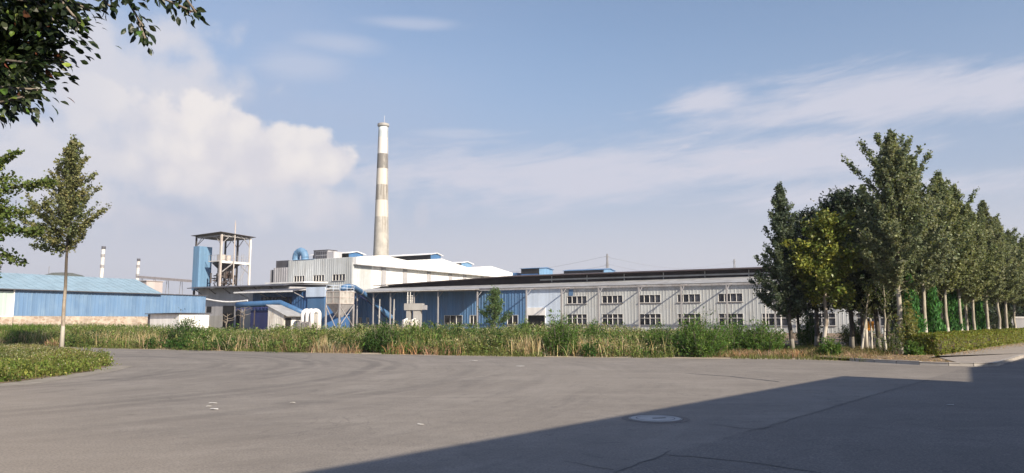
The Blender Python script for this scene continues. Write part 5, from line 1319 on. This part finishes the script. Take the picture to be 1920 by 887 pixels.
# far-off trees closing the view on the right
P = []; 
for (px_, Y, h, w) in ((1800,96,6,12),(1860,110,7,14),(1925,104,7.5,12),(1990,110,8,14),(1680,100,5,12),(1735,92,5.5,12),(1770,90,5,10)):
    q = pt(px_,600,Y); nn_ = 4200; dd = unit(rg.normal(size=(nn_,3)))*(rg.uniform(0,1,nn_)**.4)[:, None]*np.array([w*.5,4,h*.5]); P.append(np.array([q.x,Y,h*.5])+dd*(1+.25*np.sin(dd[:, :1]*1.7+dd[:, 2:]*2.1)))
P = np.concatenate(P); P = P[P[:,2] > 0]; Q = rand_leaves(P, rg, .42, .6, .5); T = tints(rg, len(P), (.03,.045,.022), .3)
o = link('far_trees', quads_mesh('far_trees', Q, T, M['leaf'])); o['kind'] = 'stuff'

# ------------------------------------------------------------------ thin summer haze
hz_ = MB(); hz_.box(-1300,1300,-300,1400,-4,75)
m_, nt_h, b_h = new_mat('haze_air'); nt_h.nodes.remove(b_h)
vol = nt_h.nodes.new('ShaderNodeVolumePrincipled'); vol.inputs['Color'].default_value = (.86,.89,.95,1); vol.inputs['Density'].default_value = HAZE; vol.inputs['Anisotropy'].default_value = .2
nt_h.links.new(vol.outputs[0], nt_h.nodes['Material Output'].inputs['Volume']); m_.cycles.homogeneous_volume = True
o = hz_.build('haze', m_); o['kind'] = 'stuff'

# ================================================================== CAMERA, SUN, SKY
cam = bpy.data.cameras.new('camera'); co = bpy.data.objects.new('camera', cam); col.objects.link(co)
cam.sensor_width = 36; cam.lens = 36*F/1920; cam.clip_end = 9000; cam.clip_start = .05
co.location = (0,0,EYE); co.rotation_euler = (math.pi/2+TH, 0, 0); scene.camera = co
sun = bpy.data.lights.new('sun','SUN'); so = bpy.data.objects.new('sun', sun); col.objects.link(so)
sun.energy = 4.3; sun.angle = R(.53); sun.color = (1.0,.87,.70)
sd = Vector((SUN_H.x*math.cos(R(SUN_EL)), SUN_H.y*math.cos(R(SUN_EL)), math.sin(R(SUN_EL))))
so.rotation_euler = sd.to_track_quat('Z','Y').to_euler()
w = bpy.data.worlds.new('World'); scene.world = w; w.use_nodes = True
nt = w.node_tree; g = NT(nt); bgn = nt.nodes['Background']
sky = g.n('ShaderNodeTexSky', sky_type='NISHITA'); sky.sun_disc = False
sky.sun_elevation = R(SUN_EL); sky.sun_rotation = math.atan2(sd.x, sd.y)
sky.air_density = 1.0; sky.dust_density = 1.2; sky.ozone_density = 1.5; sky.altitude = 100
SKY = .088
tc = g.n('ShaderNodeTexCoord').outputs['Generated']; X = g.sep(tc)
az = g.m('ARCTAN2', X[0], X[1]); el = g.m('ARCSINE', X[2])
def ae(px, py):
    u = (px-960)/F; v = (443.5-py)/F; d = Vector((u, CT-v*ST, ST+v*CT)).normalized(); return math.atan2(d.x,d.y), math.asin(d.z)
AE = g.comb(az, el, 0)
def blob(px, py, rx, ry, warp=0.0):
    a0, e0 = ae(px, py); ra = rx/F; re = ry/F
    dx = g.m('DIVIDE', g.m('SUBTRACT', az, a0), ra); dy = g.m('DIVIDE', g.m('SUBTRACT', el, e0), re)
    return g.m('SUBTRACT', 1.0, g.m('SQRT', g.m('ADD', g.m('MULTIPLY', dx, dx), g.m('MULTIPLY', dy, dy))))
def vmax(*a):
    r_ = a[0]
    for q in a[1:]: r_ = g.m('SMOOTH_MAX', r_, q, .25)
    return r_
K_ = 1/(2**EXPOSURE)
lin = lambda *c: tuple(((x/255/12.92) if x/255 <= .04045 else ((x/255+.055)/1.055)**2.4)*K_ for x in c)
vs = g.n('ShaderNodeVectorMath', operation='SCALE'); g.put(vs.inputs[0], sky.outputs[0]); vs.inputs[3].default_value = SKY
base = g.mix(g.ramp(el, R(27), R(60)), vs.outputs[0], g.mix(1.0, vs.outputs[0], (.72,.92,1.35), 'MULTIPLY'))
# hazy lavender veil near the horizon
hz = g.ramp(el, R(17), R(1.0)); hn = g.noise(g.map(AE, (5,16,1)), 1.0, 4, .5)
base = g.mix(g.m('MULTIPLY', hz, g.ramp(hn, .2, .7, .82, .98)), base, lin(214,213,222))
veil = g.m('MULTIPLY', g.ramp(az, R(8), R(-22)), g.ramp(el, R(24), R(12), .35, 1.0))
base = g.mix(g.m('MULTIPLY', veil, g.ramp(g.noise(g.map(AE,(6,9,1),(4,2,0)),1.0,4,.5), .25, .75, .30, .75)), base, lin(192,198,218))
mid_ = g.m('MULTIPLY', g.ramp(el, R(23), R(11), .18, .62), 1.0)
base = g.mix(mid_, base, lin(165,179,206))
low_ = g.m('MULTIPLY', g.ramp(el, R(11), R(3)), .75)
base = g.mix(low_, base, lin(216,215,223))
# thin streaked high cloud
rotAE = g.map(AE, (1,1,1), rot=(0,0,R(-6)))
ci = g.noise(g.map(rotAE, (5,26,1), (1.3,.4,0)), 1.0, 6, .6, .6); ci2 = g.noise(g.map(rotAE, (14,70,1), (3,1,0)), 1.0, 5, .62, .4)
cm_ = vmax(blob(1050,330,560,95), blob(1640,185,420,70), blob(1330,190,130,40), blob(1450,300,330,80), blob(1620,365,420,45), blob(1900,170,200,60))
cf = g.ramp(g.m('ADD', g.m('ADD', cm_, g.m('MULTIPLY', g.m('SUBTRACT', ci, .5), 1.6)), g.m('MULTIPLY', g.m('SUBTRACT', ci2, .5), .7)), .05, .85)
base = g.mix(g.m('MULTIPLY', cf, .85), base, lin(214,214,227))
st_ = vmax(blob(640,82,120,26), blob(770,44,140,17), blob(560,120,120,40), blob(850,250,120,14))
sf = g.ramp(g.m('ADD', st_, g.m('MULTIPLY', g.m('SUBTRACT', ci, .5), 1.1)), .0, .9)
base = g.mix(g.m('MULTIPLY', sf, .5), base, lin(202,208,226))
rip = g.m('MULTIPLY', g.ramp(ci2, .52, .68), g.ramp(vmax(blob(1370,290,190,55), blob(1560,250,60,14)), 0, .5))
base = g.mix(g.m('MULTIPLY', rip, .55), base, lin(216,214,226))
# big cumulus bank on the left
pn = g.n('ShaderNodeTexNoise'); g.put(pn.inputs['Vector'], AE); pn.inputs['Scale'].default_value = 16; pn.inputs['Detail'].default_value = 6; pn.inputs['Roughness'].default_value = .55
pn2 = g.noise(AE, 55, 5, .55)
vor = g.n('ShaderNodeTexVoronoi', feature='SMOOTH_F1'); g.put(vor.inputs['Vector'], AE); vor.inputs['Scale'].default_value = 30; vor.inputs['Smoothness'].default_value = .6
puff = g.m('ADD', g.m('ADD', g.m('MULTIPLY', g.m('SUBTRACT', pn.outputs[0], .5), 1.1), g.m('MULTIPLY', g.m('SUBTRACT', pn2, .5), .5)), g.m('MULTIPLY', g.m('SUBTRACT', .42, vor.outputs['Distance']), .72))
fld = vmax(blob(395,265,190,95), blob(240,250,170,100), blob(590,305,110,72), blob(500,300,170,80), blob(300,300,150,95))
cu_ = g.ramp(g.m('ADD', fld, g.m('MULTIPLY', puff, .85)), .08, .36)
cu_ = g.m('MULTIPLY', cu_, g.ramp(el, ae(480,430)[1], ae(480,310)[1]))
cu_ = g.m('MULTIPLY', cu_, g.ramp(az, ae(110,260)[0], ae(360,260)[0], .15, 1.0))
soft = vmax(blob(170,150,230,160), blob(330,170,170,100), blob(120,300,240,130), blob(470,350,350,95), blob(330,70,120,60))
sfm = g.ramp(g.m('ADD', soft, g.m('MULTIPLY', puff, .8)), .0, .75)
shade = g.ramp(g.m('ADD', puff, g.m('MULTIPLY', g.m('SUBTRACT', el, ae(400,300)[1]), 3.0)), -.35, .35)
base = g.mix(g.m('MULTIPLY', sfm, .88), base, lin(220,219,227))
base = g.mix(g.m('MULTIPLY', cu_, .93), base, g.mix(shade, lin(222,219,226), lin(243,237,235)))
lowc = g.ramp(g.m('ADD', vmax(blob(270,405,120,28), blob(640,410,70,40), blob(790,405,22,30)), g.m('MULTIPLY', puff, .7)), .0, .6)
base = g.mix(g.m('MULTIPLY', lowc, .28), base, lin(218,214,222))
nt.links.new(base, bgn.inputs[0]); bgn.inputs[1].default_value = 1.0
vs_ = scene.view_settings; vs_.view_transform = 'Standard'; vs_.look = 'None'; vs_.exposure = EXPOSURE; vs_.gamma = 1.0; vs_.use_curve_mapping = False
scene.cycles.max_bounces = 6; scene.cycles.volume_bounces = 0; scene.cycles.diffuse_bounces = 3; scene.cycles.transparent_max_bounces = 6; scene.cycles.use_denoising = True
